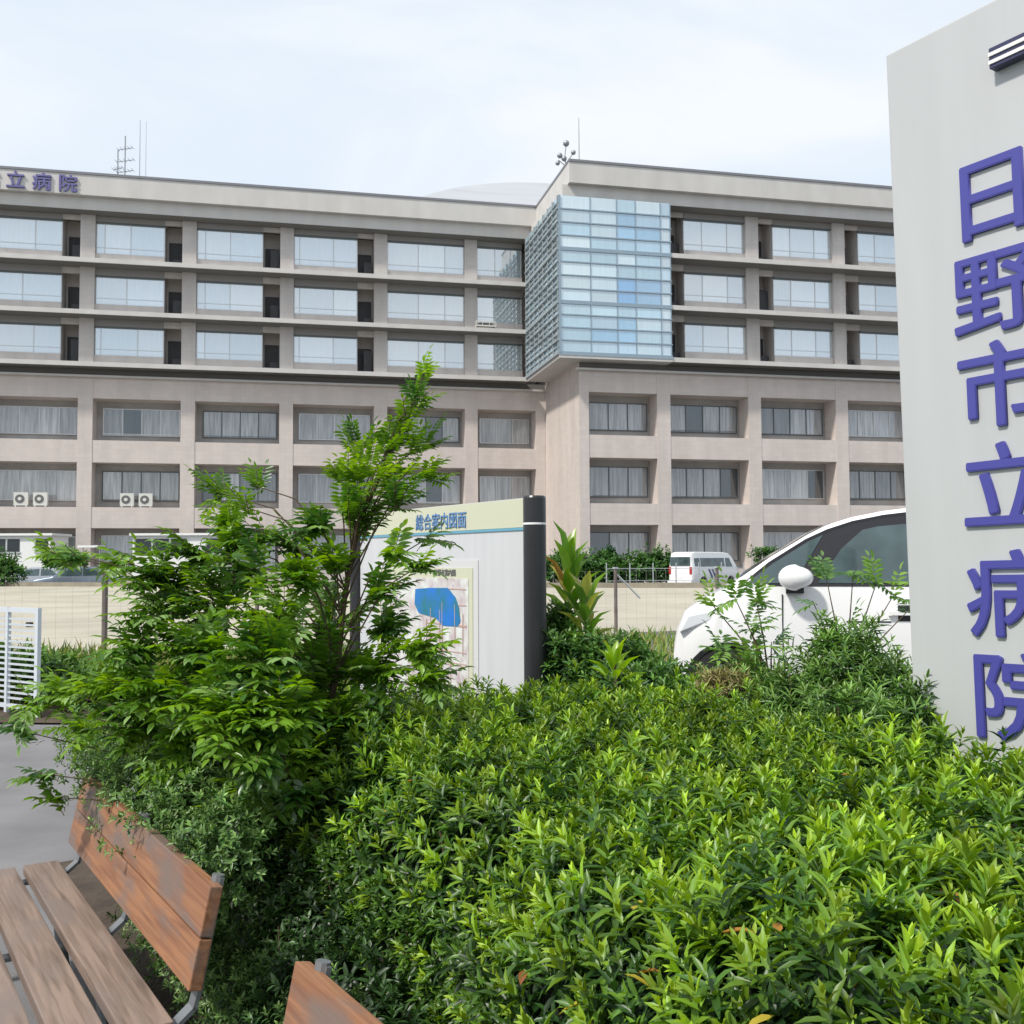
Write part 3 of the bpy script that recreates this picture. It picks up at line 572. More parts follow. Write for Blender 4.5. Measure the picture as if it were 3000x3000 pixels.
# second fence by the hospital hedge
T2 = empty("post_fence", "low fence of pale thin posts in front of the hospital shrubs", "fence", (at(1800, 1700, 50).x, 50, -.02), R(10))
for k in range(7):
    m = MB(); m.tube([(k * 1.2 - .4, 0, 0), (k * 1.2 - .4, 0, 1.5)], .03, 6); m.build("post", M['galv'], T2)
m = MB(); m.box(-.4, 6.8, -.015, .015, 1.2, 1.23); m.box(-.4, 6.8, -.015, .015, .6, .63); m.build("rail", M['galv'], T2)
bm = bmesh.new(); bmesh.ops.create_icosphere(bm, subdivisions=3, radius=1)
for v in bm.verts: k = 1 + .12 * math.sin(v.co.x * 4 + 1) + .1 * math.cos(v.co.y * 5) + random.uniform(-.03, .03); v.co *= k; v.co.x *= .17; v.co.y *= .15; v.co.z *= .12
me = bpy.data.meshes.new("rock"); bm.to_mesh(me); bm.free(); me.materials.append(M['concrete']); o = bpy.data.objects.new("rock", me); COL.objects.link(o); p_ = at(1795, 1868, 10.2); o.location = p_
o.location.z = .38; tag(o, "rounded grey rock on the verge below the dark fence post", "rock")

# ------------------------------------------------------------------ map board
D = Vector((-.552, .834, 0)); D.normalize(); NB = Vector((-D.y, D.x, 0)) * 1.0     # NB: toward bench side
NB = Vector((-.834, -.552, 0)); ang_d = math.atan2(D.y, D.x)
BM_ = at(1567, 1700, 6.0); TB = empty("map_board", "white guide map board with cream top band between two black posts", "sign", (BM_.x, BM_.y, 0), ang_d)
# local x runs along D (far), local +y is toward the camera side (left of D)
M['blackpost'] = mat("black_post", (.022, .022, .026), .35, noise=.3, nscale=3); M['board'] = mat("board_white", (.56, .57, .585), .4, noise=.06, nscale=2, stretch=(6, 1, .6))
M['cream'] = mat("cream_band", (.55, .56, .42), .5); M['skyblue'] = mat("blue_print", (.12, .34, .46), .5); M['mapblue'] = mat("map_blue", (.005, .14, .50), .3, noise=.5, nscale=9, dark=(.01, .17, .20)); M['lettblue'] = mat("letter_blue", (.10, .22, .42), .5)
def onb(px, py, off=0):                       # board-plane coordinates of a pixel
    r = ray(px, py); o_ = BM_.copy(); nn = NB; k = ((o_ + nn * off).dot(nn)) / r.dot(nn) if True else 0
    w = Vector((r.x * k, r.y * k, EYE + r.z * k)); return (w - Vector((BM_.x, BM_.y, 0))).dot(D), w.z
zt = at(1567, 1453, 6.0).z
for s in (0, 2.47):
    m = MB(); m.tube([(s, 0, 0), (s, 0, zt - .012), (s, 0, zt)], [.068, .068, .062], 24); o = m.build("post", M['blackpost'], TB, smooth=False)
    m = MB(); m.tube([(s, 0, zt - .172), (s, 0, zt - .160)], .0695, 24); m.build("ring", mat("ring_white", (.8, .8, .8), .3), o)
m = MB(); m.box(.075, 2.39, -.02, .02, .35, zt - .008); m.build("panel", M['board'], TB)
m = MB(); m.box(.045, .074, -.028, .028, .35, zt - .02); m.build("edge_strip", M['blackpost'], TB)
s0, z0 = onb(1450, 1555); m = MB(); m.box(.08, 2.38, .0205, .0235, z0 + .012, zt - .012); m.build("top_band", M['cream'], TB)
m = MB(); m.box(.08, 2.38, .024, .027, z0 - .006, z0 + .01); m.build("blue_line", M['skyblue'], TB)
MF = Matrix.Rotation(math.pi, 4, 'Z') @ Matrix.Rotation(R(90), 4, 'X')      # text faces +y, reads toward -x
sR, zR = onb(1340, 1533); text_obj("title", "総合案内図面", .118, M['lettblue'], .004, Matrix.Translation((sR + .19, .028, z0 + .075)) @ MF, TB, rad=.0018)
s1, z1 = onb(1410, 1655); s2, z2 = onb(1400, 2010)
m = MB(); m.box(s1, 2.1, .0205, .026, .45, z1 + .03); m.build("poster_frame", mat("frame_grey", (.58, .58, .58), .5), TB)
m = MB(); m.box(s1 + .06, 2.05, .027, .030, .50, z1 - .02); m.build("poster", M['cream'], TB)
m = MB(); m.box(s1 + .11, 2.0, .031, .033, .55, z1 - .09); m.build("map_sheet", mat("map_sheet", (.60, .63, .60), .5, noise=.35, nscale=14, dark=(.45, .36, .38)), TB)
bl_ = [(1230, 1725), (1270, 1722), (1325, 1722), (1348, 1750), (1358, 1780), (1362, 1820), (1355, 1835), (1310, 1832), (1290, 1810), (1240, 1795), (1228, 1770)]
m = MB(); poly = [onb(x, y) for x, y in bl_]; m.prism(poly, .034, .037); m.build("map_water", M['mapblue'], TB)
m = MB(); rd_ = random.Random(3)
for k in range(9):
    z_ = rd_.uniform(.75, z1 - .16); x_ = s1 + .13; m.box(x_, x_ + rd_.uniform(.2, .6), .034, .0355 + k * .0001, z_, z_ + .006)
for k in range(8):
    x_ = rd_.uniform(s1 + .13, s1 + .8); z_ = rd_.uniform(.6, 1.1); m.box(x_, x_ + .006, .0362, .0375 + k * .0001, z_, min(z1 - .12, z_ + rd_.uniform(.1, .4)))
m.build("map_roads", mat("road_print", (.50, .33, .28), .5), TB)
text_obj("map_caption", "日野市案内図", .05, M['grille'], .003, Matrix.Translation((s1 + .42, .034, z1 - .055)) @ MF, TB)

# ------------------------------------------------------------------ big hospital sign
P0 = at(2655, 1500, 4.0); M['signpaint'] = mat("sign_grey_paint", (.475, .488, .495), .45, noise=.05, nscale=2.2, stretch=(3, 1, .35), bump=.03, bscale=6)
TS = empty("hospital_sign", "tall pale grey sign slab with vertical purple Japanese lettering rising from the hedge", "sign", (P0.x, P0.y, 0), ang_d); TS.rotation_euler = (0, R(1.6), ang_d)
TS.rotation_mode = 'XYZ'
LEAN = Matrix.Rotation(ang_d, 4, 'Z') @ Matrix.Translation((0, 0, 1.6)) @ Matrix.Rotation(R(1.2), 4, 'Y') @ Matrix.Translation((0, 0, -1.6))
TS.matrix_world = Matrix.Translation((P0.x, P0.y, 0)) @ LEAN
zt = 3.665; m = MB(); m.box(-.86, 0, -.16, 0, -.02, zt); m.build("slab", M['signpaint'], TS, bevel=.006)
for k, ch in enumerate("日野市立病院"):
    r = at(2940, [590, 872, 1150, 1450, 1768, 2070][k], 3.65); text_obj("letter", ch, .335, M['purple'], .014, Matrix.Translation((-.424, .007, r.z)) @ MF, TS, sx=1.06, rad=.0052)
def ons(px, py):
    r = ray(px, py); k = Vector((P0.x, P0.y, 0)).dot(NB) / r.dot(NB); w = Vector((r.x * k, r.y * k, EYE + r.z * k)); return (w - Vector((P0.x, P0.y, 0))).dot(D), w.z
se, ze = ons(2908, 168)
for k in range(3):
    m = MB(); m.box(-.86 + .10, se - .05, .002, .045, ze - .012 - k * .030, ze + .006 - k * .030); m.build("emblem_bar", mat("emblem_navy", (.035, .035, .09), .4), TS, bevel=.003)
for k in range(2):
    m = MB(); m.box(-.86 + .10, se - .05, .002, .05, ze - .027 - k * .030, ze - .0135 - k * .030); m.build("emblem_bar", M['white'], TS)

# ------------------------------------------------------------------ benches
WDn = []
def wood_mat(name, c, d, seed):
    m = bpy.data.materials.new(name); m.use_nodes = True; t = m.node_tree; p = t.nodes['Principled BSDF']; p.inputs['Roughness'].default_value = .6
    tcn = t.nodes.new("ShaderNodeTexCoord"); mpn = t.nodes.new("ShaderNodeMapping"); mpn.inputs['Scale'].default_value = (1.2, 22, 22); mpn.inputs['Location'].default_value = (seed, seed * 2, 0)
    t.links.new(tcn.outputs['Object'], mpn.inputs[0]); n = t.nodes.new("ShaderNodeTexNoise"); n.inputs['Scale'].default_value = 2.2; n.inputs['Detail'].default_value = 8; n.inputs['Distortion'].default_value = .5
    t.links.new(mpn.outputs[0], n.inputs[0]); r = t.nodes.new("ShaderNodeValToRGB"); r.color_ramp.elements[0].position = .33; r.color_ramp.elements[0].color = (*d, 1); r.color_ramp.elements[1].position = .62; r.color_ramp.elements[1].color = (*c, 1)
    t.links.new(n.outputs[0], r.inputs[0])
    n2 = t.nodes.new("ShaderNodeTexNoise"); n2.inputs['Scale'].default_value = 3.3; n2.inputs['Detail'].default_value = 5; mp2 = t.nodes.new("ShaderNodeMapping"); mp2.inputs['Scale'].default_value = (1, 3, 3); mp2.inputs['Location'].default_value = (seed * 3, 0, seed)
    t.links.new(tcn.outputs['Object'], mp2.inputs[0]); t.links.new(mp2.outputs[0], n2.inputs[0]); r2 = t.nodes.new("ShaderNodeValToRGB"); r2.color_ramp.elements[0].position = .46; r2.color_ramp.elements[0].color = (0, 0, 0, 1); r2.color_ramp.elements[1].position = .64; r2.color_ramp.elements[1].color = (1, 1, 1, 1)
    t.links.new(n2.outputs[0], r2.inputs[0]); mx = t.nodes.new("ShaderNodeMix"); mx.data_type = 'RGBA'; t.links.new(r2.outputs[0], mx.inputs[0]); t.links.new(r.outputs[0], mx.inputs[6]); mx.inputs[7].default_value = (.20, .155, .135, 1)
    t.links.new(mx.outputs[2], p.inputs['Base Color']); b = t.nodes.new("ShaderNodeBump"); b.inputs['Strength'].default_value = .35; b.inputs['Distance'].default_value = .004; t.links.new(n.outputs[0], b.inputs['Height']); t.links.new(b.outputs[0], p.inputs['Normal']); return m
WS = [wood_mat("worn_seat_wood_%d" % i, (.27, .195, .155), (.13, .09, .07), i * 1.7) for i in range(3)]; WB = [wood_mat("orange_back_wood_%d" % i, (.31, .145, .07), (.19, .08, .04), i * 2.3 + 9) for i in range(2)]
for w_ in WB: w_.node_tree.nodes['Mix'].inputs[7].default_value = (.17, .12, .10, 1)
M['bracket'] = mat("bracket_grey", (.22, .23, .24), .45, metal=.5)
def bench(loc, label, L_=1.70):
    t = empty("park_bench", label, "bench", loc, ang_d, "wooden park benches in a row")    # local x along D, +y toward the sitter
    for i in range(3):
        y = .02 + i * .155; m = MB(); m.box(0, L_, y, y + .125, .382, .42); m.build("seat_slat", WS[i], t, bevel=.004)
    q = Matrix.Translation((0, -.015, .48)) @ Matrix.Rotation(R(12), 4, 'X')
    for i in range(2):
        z = .005 + i * .135; m = MB(); m.box(0, L_, -.036, 0, z, z + .131, M=q); m.build("back_board", WB[i], t, bevel=.004)
    for x in (.06, L_ * .5, L_ - .06):
        m = MB(); pts = [(x, .46, .37), (x, .05, .37), (x, -.0, .385), (x, -.045, .42), (x, -.06, .47), (x, -.115, .745)]
        pp = [Vector(p) for p in pts]
        for a, b in zip(pp[:-1], pp[1:]):
            d = (b - a); ln = d.length; qq = Matrix.Translation(a) @ d.to_track_quat('Z', 'X').to_matrix().to_4x4(); m.box(-.006, .006, -.022, .022, -.003, ln + .003, M=qq)
        m.tube([(x, -.108, .735), (x, -.112, .755)], .017, 10); m.build("bracket", M['bracket'], t)
        for y0, y1 in ((.40, .43), (.04, .0)):
            l = MB(); l.tube([(x, y0, .365), (x, y1, 0)], .022, 10); l.build("leg", M['bracket'], t)
B0 = Vector((-.862, 2.668, 0))
bench(B0, "weathered wooden bench with orange brown backrest beside the path, larger in view")
bench(B0 - D * (1.70 + .60) + NB * .0, "wooden bench nearer the camera of which only the backrest top shows at the bottom edge")

# ------------------------------------------------------------------ foliage
M['leaf'] = leaf_mat("hedge_leaf", .30, .045, .42); M['leaf2'] = leaf_mat("compound_leaf", .42, .06, .35); M['twig'] = mat("twig", (.10, .065, .04), .8, noise=.3, nscale=12)
M['core'] = mat("hedge_core", (.018, .022, .012), .95, noise=.4, nscale=20)
NF = Vector((.834, .552, 0)); O = Vector((-.71, 2.80, 0))
Dn = np.array(D[:2]); Nn2 = np.array(NF[:2]); On = np.array(O[:2])
def sw(xy): q = xy - On; return q @ Dn, q @ Nn2
def hnoise(x, y, s=0): return (np.sin(x * 3.1 + s) * np.cos(y * 2.7 + 1.3 + s) + .6 * np.sin(x * 7.3 + 2 + s) * np.cos(y * 6.1 + s) + .35 * np.sin(x * 15 + s) * np.sin(y * 13.7)) / 1.95
def hedge_h(s, w):
    x = On[0] + s * Dn[0] + w * Nn2[0]; y = On[1] + s * Dn[1] + w * Nn2[1]
    base = .925 + .062 * hnoise(x, y) - .105 * np.clip((x - .7) / 1.0, 0, 1) + .02 * hnoise(x * 3, y * 3, 5)
    we = np.clip(w - w_in(s), 0, .34); edge = np.sqrt(np.clip(1 - ((.34 - we) / .34) ** 2, 0, 1)); far = 1 - .25 * np.clip((y - 4.8) / .5, 0, 1)
    return (base * (.30 + .70 * edge)) * far
def w_in(s): return .30 * np.clip((s + 1.25) / .75, 0, 1)
def keep(s, w, n=None):
    x = On[0] + s * Dn[0] + w * Nn2[0]; y = On[1] + s * Dn[1] + w * Nn2[1]
    k = (w > w_in(s)) & (y < 5.35) & (y > .75) & (x < 3.4) & ~((y > 4.9) & (x < -.6))
    # the sign slab stands in the hedge
    q = np.stack([x, y], -1) - np.array([P0.x, P0.y]); a = q @ Dn; b = -(q @ Nn2)
    return k & ~((a > -.92) & (a < .04) & (b > -.2) & (b < .05))
TH = empty("hedge", "dense clipped hedge of glossy yellow green leaves filling the foreground", "hedge", (0.8, 3.0, 0)); TH_B = Vector((.8, 3.0, 0))
def rebase(o, b): o.data.transform(Matrix.Translation(-Vector(b)))
LV = Leaves(); n = 33000
s = RNG.uniform(-2.9, 2.6, n); w = RNG.uniform(0.02, 4.2, n); k = keep(s, w); s, w = s[k], w[k]
x = On[0] + s * Dn[0] + w * Nn2[0]; y = On[1] + s * Dn[1] + w * Nn2[1]
dens = np.clip(1.25 - (y - 1.2) * .14, .55, 1); k = RNG.random(len(s)) < dens; s, w, x, y = s[k], w[k], x[k], y[k]
z = hedge_h(s, w); e_ = .03; gs = (hedge_h(s + e_, w) - hedge_h(s - e_, w)) / (2 * e_); gw = (hedge_h(s, w + e_) - hedge_h(s, w - e_)) / (2 * e_)
nx = -(gs * Dn[0] + gw * Nn2[0]); ny = -(gs * Dn[1] + gw * Nn2[1]); NN = nrm(np.stack([nx, ny, np.full(len(s), 1.0)], -1)); NN = nrm(NN + np.array([0, 0, .5]) + RNG.normal(0, .28, NN.shape))
P = np.stack([x, y, z + RNG.normal(0, .052, len(s)) + .06 * (RNG.random(len(s)) < .08)], -1)
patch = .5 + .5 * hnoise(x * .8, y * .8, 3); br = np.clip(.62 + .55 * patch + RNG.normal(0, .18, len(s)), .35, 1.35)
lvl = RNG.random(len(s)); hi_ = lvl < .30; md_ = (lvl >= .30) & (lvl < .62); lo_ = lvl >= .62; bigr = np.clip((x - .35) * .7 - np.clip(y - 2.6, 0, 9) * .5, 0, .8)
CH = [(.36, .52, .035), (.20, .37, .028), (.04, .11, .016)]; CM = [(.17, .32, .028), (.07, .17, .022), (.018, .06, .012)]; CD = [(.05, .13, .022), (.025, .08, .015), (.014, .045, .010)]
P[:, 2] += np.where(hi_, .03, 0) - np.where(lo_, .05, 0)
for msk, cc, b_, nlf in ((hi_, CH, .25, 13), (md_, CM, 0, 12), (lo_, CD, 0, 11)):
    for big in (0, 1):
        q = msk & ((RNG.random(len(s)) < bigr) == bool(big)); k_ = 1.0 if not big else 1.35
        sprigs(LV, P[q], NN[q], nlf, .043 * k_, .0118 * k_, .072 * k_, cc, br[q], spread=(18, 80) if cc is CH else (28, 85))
# side face toward the benches, its shade put into darker leaf colours
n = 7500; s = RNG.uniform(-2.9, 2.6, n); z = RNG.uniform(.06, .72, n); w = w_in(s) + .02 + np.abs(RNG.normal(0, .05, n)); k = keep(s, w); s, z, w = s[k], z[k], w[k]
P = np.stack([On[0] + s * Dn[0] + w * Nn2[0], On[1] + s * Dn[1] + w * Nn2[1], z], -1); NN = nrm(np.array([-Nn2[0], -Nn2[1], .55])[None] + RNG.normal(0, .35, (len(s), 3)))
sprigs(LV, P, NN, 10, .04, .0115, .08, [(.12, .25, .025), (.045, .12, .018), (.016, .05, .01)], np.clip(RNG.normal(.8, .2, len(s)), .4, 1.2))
# odd orange and yellow leaves
n = 260; s = RNG.uniform(-2.6, 1.6, n); w = RNG.uniform(.1, 3, n); k = keep(s, w); s, w = s[k], w[k]; n = len(s)
P = np.stack([On[0] + s * Dn[0] + w * Nn2[0], On[1] + s * Dn[1] + w * Nn2[1], hedge_h(s, w) + .01], -1)
LV.add(P, RNG.normal(0, 1, (n, 3)) * [1, 1, .4], np.tile([0, 0, 1.], (n, 1)), RNG.uniform(.04, .06, n), np.full(n, .018), np.array([(.45, .22, .04), (.50, .40, .05), (.28, .10, .03)])[RNG.integers(0, 3, n)])
rebase(LV.build("foliage", M['leaf'], TH), TH_B)
# dark core surface added to block light inside the hedge, plus twigs
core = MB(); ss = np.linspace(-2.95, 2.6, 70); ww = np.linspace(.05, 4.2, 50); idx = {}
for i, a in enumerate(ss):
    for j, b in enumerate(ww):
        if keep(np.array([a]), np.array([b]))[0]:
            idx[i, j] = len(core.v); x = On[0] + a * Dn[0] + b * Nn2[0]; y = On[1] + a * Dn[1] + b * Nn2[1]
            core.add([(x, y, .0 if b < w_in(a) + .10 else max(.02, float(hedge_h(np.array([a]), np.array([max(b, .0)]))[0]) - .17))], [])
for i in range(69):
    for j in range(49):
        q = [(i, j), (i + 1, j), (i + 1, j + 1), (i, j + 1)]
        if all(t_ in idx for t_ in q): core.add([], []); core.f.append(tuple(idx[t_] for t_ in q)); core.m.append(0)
tw = core; nf_ = len(core.f)
for _ in range(420):
    a = random.uniform(-2.6, 2.2); b = random.uniform(.02, 3.0)
    if not keep(np.array([a]), np.array([b]))[0]: continue
    x = On[0] + a * Dn[0] + b * Nn2[0]; y = On[1] + a * Dn[1] + b * Nn2[1]; h = float(hedge_h(np.array([a]), np.array([b]))[0])
    dx, dy = random.uniform(-.12, .12), random.uniform(-.12, .12); tw.tube([(x - dx, y - dy, max(0, h - .4)), (x, y, h - .15), (x + dx * .5, y + dy * .5, h - .02)], [.005, .004, .002], 5)
tw.m = [0] * nf_ + [1] * (len(tw.f) - nf_); rebase(tw.build("core_and_twigs", [M['core'], M['twig']], TH), TH_B)

def wdepth(px, extra=.3):                       # how far ahead a plant must stand to be behind the bench line
    r = (px - 1500) / F; return (.94 + extra) / max(.12, (.552 + .834 * r))
# tall shrub with pinnate leaves
base = Vector((-.80, 3.9, 0)); TSH = empty("tall_shrub", "tall leaning shrub with long feathery compound leaves in front of the map board", "shrub", base)
def lo(v): return tuple(Vector(v) - base)
spine = [base, at(915, 2300, 3.9), at(985, 1980, 3.9), at(1010, 1750, 3.92), at(1045, 1550, 3.95), at(1120, 1380, 3.95), at(1200, 1210, 3.95), at(1245, 1085, 3.95)]
tk = MB(); tk.tube([lo(p) for p in spine], [.022, .018, .013, .011, .009, .007, .005, .003], 8)
LP = Leaves()
M['leaf2'].node_tree.nodes['Mix Shader'].inputs[0].default_value = .5
CL = [(1265, 1570, 30, 0), (1240, 1650, 35, 0), (1060, 1300, 50, 0), (1270, 1380, 50, 0), (1010, 1400, 50, 0), (740, 1420, 40, .1), (900, 1530, 60, 0), (660, 1590, 70, .1), (480, 1700, 80, .2), (700, 2110, 110, 0), (500, 2230, 80, 0), (900, 2110, 110, 0), (1100, 2120, 90, -.1), (1248, 1095, 28, 0), (1232, 1160, 45, 0), (1205, 1235, 60, 0), (1240, 1300, 60, 0), (1150, 1310, 75, 0), (1190, 1390, 75, 0), (1090, 1380, 85, 0), (1060, 1460, 85, 0), (1180, 1470, 55, 0), (1080, 1530, 60, 0), (1000, 1480, 60, 0),
      (630, 1440, 55, .2), (700, 1480, 45, .2), (650, 1530, 60, .1), (760, 1560, 55, 0), (850, 1600, 60, 0), (560, 1620, 75, .2), (700, 1660, 90, 0), (880, 1690, 80, 0), (980, 1640, 55, 0), (420, 1660, 70, .3), (330, 1640, 45, .3), (210, 1625, 32, .4), (150, 1618, 22, .4),
      (1130, 1720, 60, -.1), (1170, 1610, 45, 0), (600, 1770, 120, .1), (450, 1780, 90, .3), (800, 1800, 110, 0), (980, 1810, 90, 0), (1150, 1830, 80, -.1), (1240, 1900, 70, -.1), (380, 1890, 70, .3), (560, 1900, 120, .1), (760, 1930, 120, 0), (950, 1950, 110, 0), (1120, 1960, 90, -.1), (1270, 1990, 60, -.2),
      (300, 2020, 75, .3), (440, 2030, 100, .2), (620, 2060, 110, 0), (820, 2080, 110, 0), (1000, 2090, 90, 0), (180, 2030, 55, .4), (90, 2060, 28, .4), (230, 2130, 55, .3), (380, 2130, 85, .1), (560, 2170, 90, 0), (760, 2190, 85, -.1), (60, 2140, 20, .4), (115, 2265, 22, .4), (150, 2335, 18, .3), (740, 2290, 60, -.2), (860, 2330, 50, -.3), (900, 2200, 80, -.1), (680, 2380, 40, -.3)]
pc = [(.13, .28, .02), (.20, .38, .03), (.08, .20, .025), (.27, .46, .05), (.05, .14, .03)]
for px, py, r, ex in CL:
    Y = 3.9 if px > 800 else 3.9 + (800 - px) / 800 * .75
    if px < 900 and py > 1600: Y = 3.75 - .3 * min(1, (py - 1600) / 350)
    if px < 260: Y = 3.7
    Y += random.uniform(-.12, .12) + (-.15 if py > 2000 and px > 600 else 0) ; c = at(px, py, Y); rr = r * Y / F
    # branch from the nearest lower point of the spine
    z_ = max(.35, c.z - .25 - .35 * (Vector((c.x, c.y)) - Vector((base.x, base.y))).length); si = min(range(len(spine) - 1), key=lambda i: abs((spine[i].z + spine[i + 1].z) / 2 - z_)); k = max(0, min(1, (z_ - spine[si].z) / max(.01, spine[si + 1].z - spine[si].z)))
    s0 = spine[si].lerp(spine[si + 1], k); mid_ = s0.lerp(c, .55) + Vector((0, 0, .05 + .08 * (c - s0).length)); tk.tube([lo(s0), lo(mid_), lo(c)], [.0038, .003, .002], 5, cap=False)
    nf = int(3 + r * r / 6400 * (17 if py < 1850 else 24))
    out_ = (c - s0); out_.z *= .3; out_ = out_.normalized() if out_.length > .01 else Vector((0, -1, 0))
    col0 = Vector(random.choice(pc))
    for _ in range(nf):
        u = Vector(RNG.normal(size=3)); u.normalize(); p = c + u * rr * random.random() ** .45 * .85; d = (u * .8 + out_ * .7 + Vector((0, -.2, .25 if py < 1500 else .05)) + Vector((random.uniform(-.3, .3), random.uniform(-.3, .3), 0)))
        big = py > 1500; col = col0.lerp(Vector(random.choice(pc)), .5)
        if big and random.random() < .10: col = Vector((.30, .48, .16))
        pts = frond(LP, p - d.normalized() * (.05 if not big else .09), d, random.uniform(.12, .17) if big else random.uniform(.08, .13), random.randint(5, 7), .050 if big else .036, .0185 if big else .013, col, .55 if big else .2)
        if random.random() < .6: tk.tube([lo(x_) for x_ in pts[::2]], .0014, 4, cap=False)
for o_ in ([tk.build("stems", M['twig'], TSH)]): pass
lf = LP.build("foliage", M['leaf2']); lf.data.transform(Matrix.Translation(-base)); lf.parent = TSH

UNDER = True
# fine leaved bush right behind the bench back
def blob_bush(name, label, cat, blobs, col, L0, W0, cnt, nl=8, group=None, mat_=None, stemc=True, up=.45):
    cs = [Vector(c) for c, r in blobs]; b0 = sum(cs, Vector()) / len(cs); b0 = Vector((b0.x, b0.y, 0 if b0.z < 4 else 0)); t = empty(name, label, cat, b0, 0, group); LV = Leaves(); st = MB()
    tot = sum(r[0] * r[1] + r[1] * r[2] + r[0] * r[2] for c, r in blobs)
    for c, r in blobs:
        n = int(cnt * (r[0] * r[1] + r[1] * r[2] + r[0] * r[2]) / tot); u = nrm(RNG.normal(size=(n, 3))); u[:, 2] = np.abs(u[:, 2]) * np.where(RNG.random(n) < .75, 1, -1); rr = RNG.uniform(.6, 1.04, n)[:, None] ** .7
        rr *= (1 + .30 * np.sin(u[:, :1] * 7 + c[0] * 3) * np.cos(u[:, 1:2] * 6) + .14 * np.sin(u[:, 2:3] * 13 + c[1] * 5))
        P = np.array(c)[None] - np.array(b0)[None] + u * rr * np.array(r)[None] * (1 + .35 * (RNG.random((n, 1)) < .07)); NN = nrm(u * .8 + np.array([0, 0, up]) + RNG.normal(0, .35, (n, 3)))
        sprigs(LV, P, NN, nl, L0, W0, L0 * 1.4, col, np.clip(RNG.normal(.95, .25, n), .4, 1.5))
        if stemc:
            for _ in range(3): q = Vector(c) - b0 + Vector((random.uniform(-.6, .6) * r[0], random.uniform(-.6, .6) * r[1], random.uniform(.2, .8) * r[2])); st.tube([(q.x * .85, q.y * .85, 0), (q.x * .92, q.y * .92, q.z * .5), q], [.006, .004, .002], 5, cap=False)
    if stemc: st.build("stems", M['twig'], t)
    LV.build("foliage", mat_ or M['leaf'], t); return t
def swp(a, b, z): return (On[0] + a * Dn[0] + b * Nn2[0], On[1] + a * Dn[1] + b * Nn2[1], z)
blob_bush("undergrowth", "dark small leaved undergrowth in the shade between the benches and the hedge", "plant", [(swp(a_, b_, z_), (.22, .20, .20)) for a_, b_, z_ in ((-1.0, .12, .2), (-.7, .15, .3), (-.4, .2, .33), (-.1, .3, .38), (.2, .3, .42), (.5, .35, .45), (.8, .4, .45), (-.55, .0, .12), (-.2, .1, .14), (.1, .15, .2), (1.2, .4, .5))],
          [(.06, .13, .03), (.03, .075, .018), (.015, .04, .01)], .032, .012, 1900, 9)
g1 = [(.24, .38, .10), (.14, .26, .07), (.05, .12, .03)]
blob_bush("bush", "grey green bush with small leaves directly behind the bench backrest", "bush",
          [(tuple(at(400, 2260, 4.15)), (.26, .22, .22)), (tuple(at(480, 2330, 3.8)), (.24, .2, .24)), (tuple(at(570, 2420, 3.45)), (.2, .18, .22)), (tuple(at(340, 2200, 4.5)), (.22, .2, .2)), (tuple(at(660, 2500, 3.15)), (.14, .14, .2)), (tuple(at(600, 2250, 3.9)), (.25, .2, .25))] + [(swp(a_, .16, .22), (.2, .13, .22)) for a_ in (-.1, .25, .6, .95, 1.3)], g1, .021, .0075, 5600, 8, stemc=False)
blob_bush("bush", "deep green slender leaved bush in front of the white car and the grey sign", "bush",
          [(tuple(at(2480, 1960, 4.5)), (.20, .18, .22)), (tuple(at(2380, 2060, 4.5)), (.24, .2, .2)), (tuple(at(2590, 2060, 4.3)), (.22, .18, .22)), (tuple(at(2680, 2150, 3.95)), (.12, .10, .20)), (tuple(at(2490, 2200, 4.0)), (.35, .2, .25)), (tuple(at(2170, 2010, 4.9)), (.22, .2, .14)), (tuple(at(2290, 2120, 4.6)), (.25, .2, .2))],
          [(.24, .40, .08), (.13, .26, .06), (.04, .11, .03)], .052, .0095, 1350, 10, up=.9)
# sapling with pinnate leaves in front of the car
b1_ = at(2260, 2100, 4.9); b1_.z = 0; TP = empty("sapling", "thin young sapling with feathery leaves crossing the side of the white car", "sapling", b1_); LQ = Leaves(); st = MB()
for px, py, r, nf in ((2085, 1770, 20, 3), (2150, 1745, 30, 6), (2215, 1760, 30, 6), (2190, 1830, 40, 6), (2110, 1900, 35, 4), (2260, 1880, 40, 6), (2180, 1940, 60, 9), (2420, 1690, 25, 4), (2500, 1675, 25, 5), (2570, 1700, 22, 4), (2620, 1740, 20, 4), (2660, 1790, 14, 2), (2480, 1850, 50, 8), (2420, 1960, 60, 8), (2380, 1760, 18, 2)):
    c = at(px, py, 4.9); sB = at(2260 if px < 2330 else 2480, 2050, 4.9); rr = r * 4.9 / F; st.tube([Vector(sB) - b1_, sB.lerp(c, .5) + Vector((0, 0, .06)) - b1_, c - b1_], [.006, .004, .002], 5, cap=False)
    for _ in range(nf):
        u = Vector(RNG.normal(size=3)).normalized(); d = u + (c - sB).normalized() * .6; frond(LQ, c + u * rr * .6 - d.normalized() * .05, d, random.uniform(.11, .16), random.randint(4, 6), .05, .017, random.choice([(.16, .32, .07), (.24, .42, .08), (.10, .22, .07)]), .5)
st.tube([(0, 0, 0), Vector(at(2260, 2050, 4.9)) - b1_], .009, 6); st.tube([(.02, 0, 0), Vector(at(2480, 2050, 4.9)) - b1_], .009, 6); st.build("stems", M['twig'], TP); lf = LQ.build("foliage", M['leaf2']); lf.data.transform(Matrix.Translation(-b1_)); lf.parent = TP
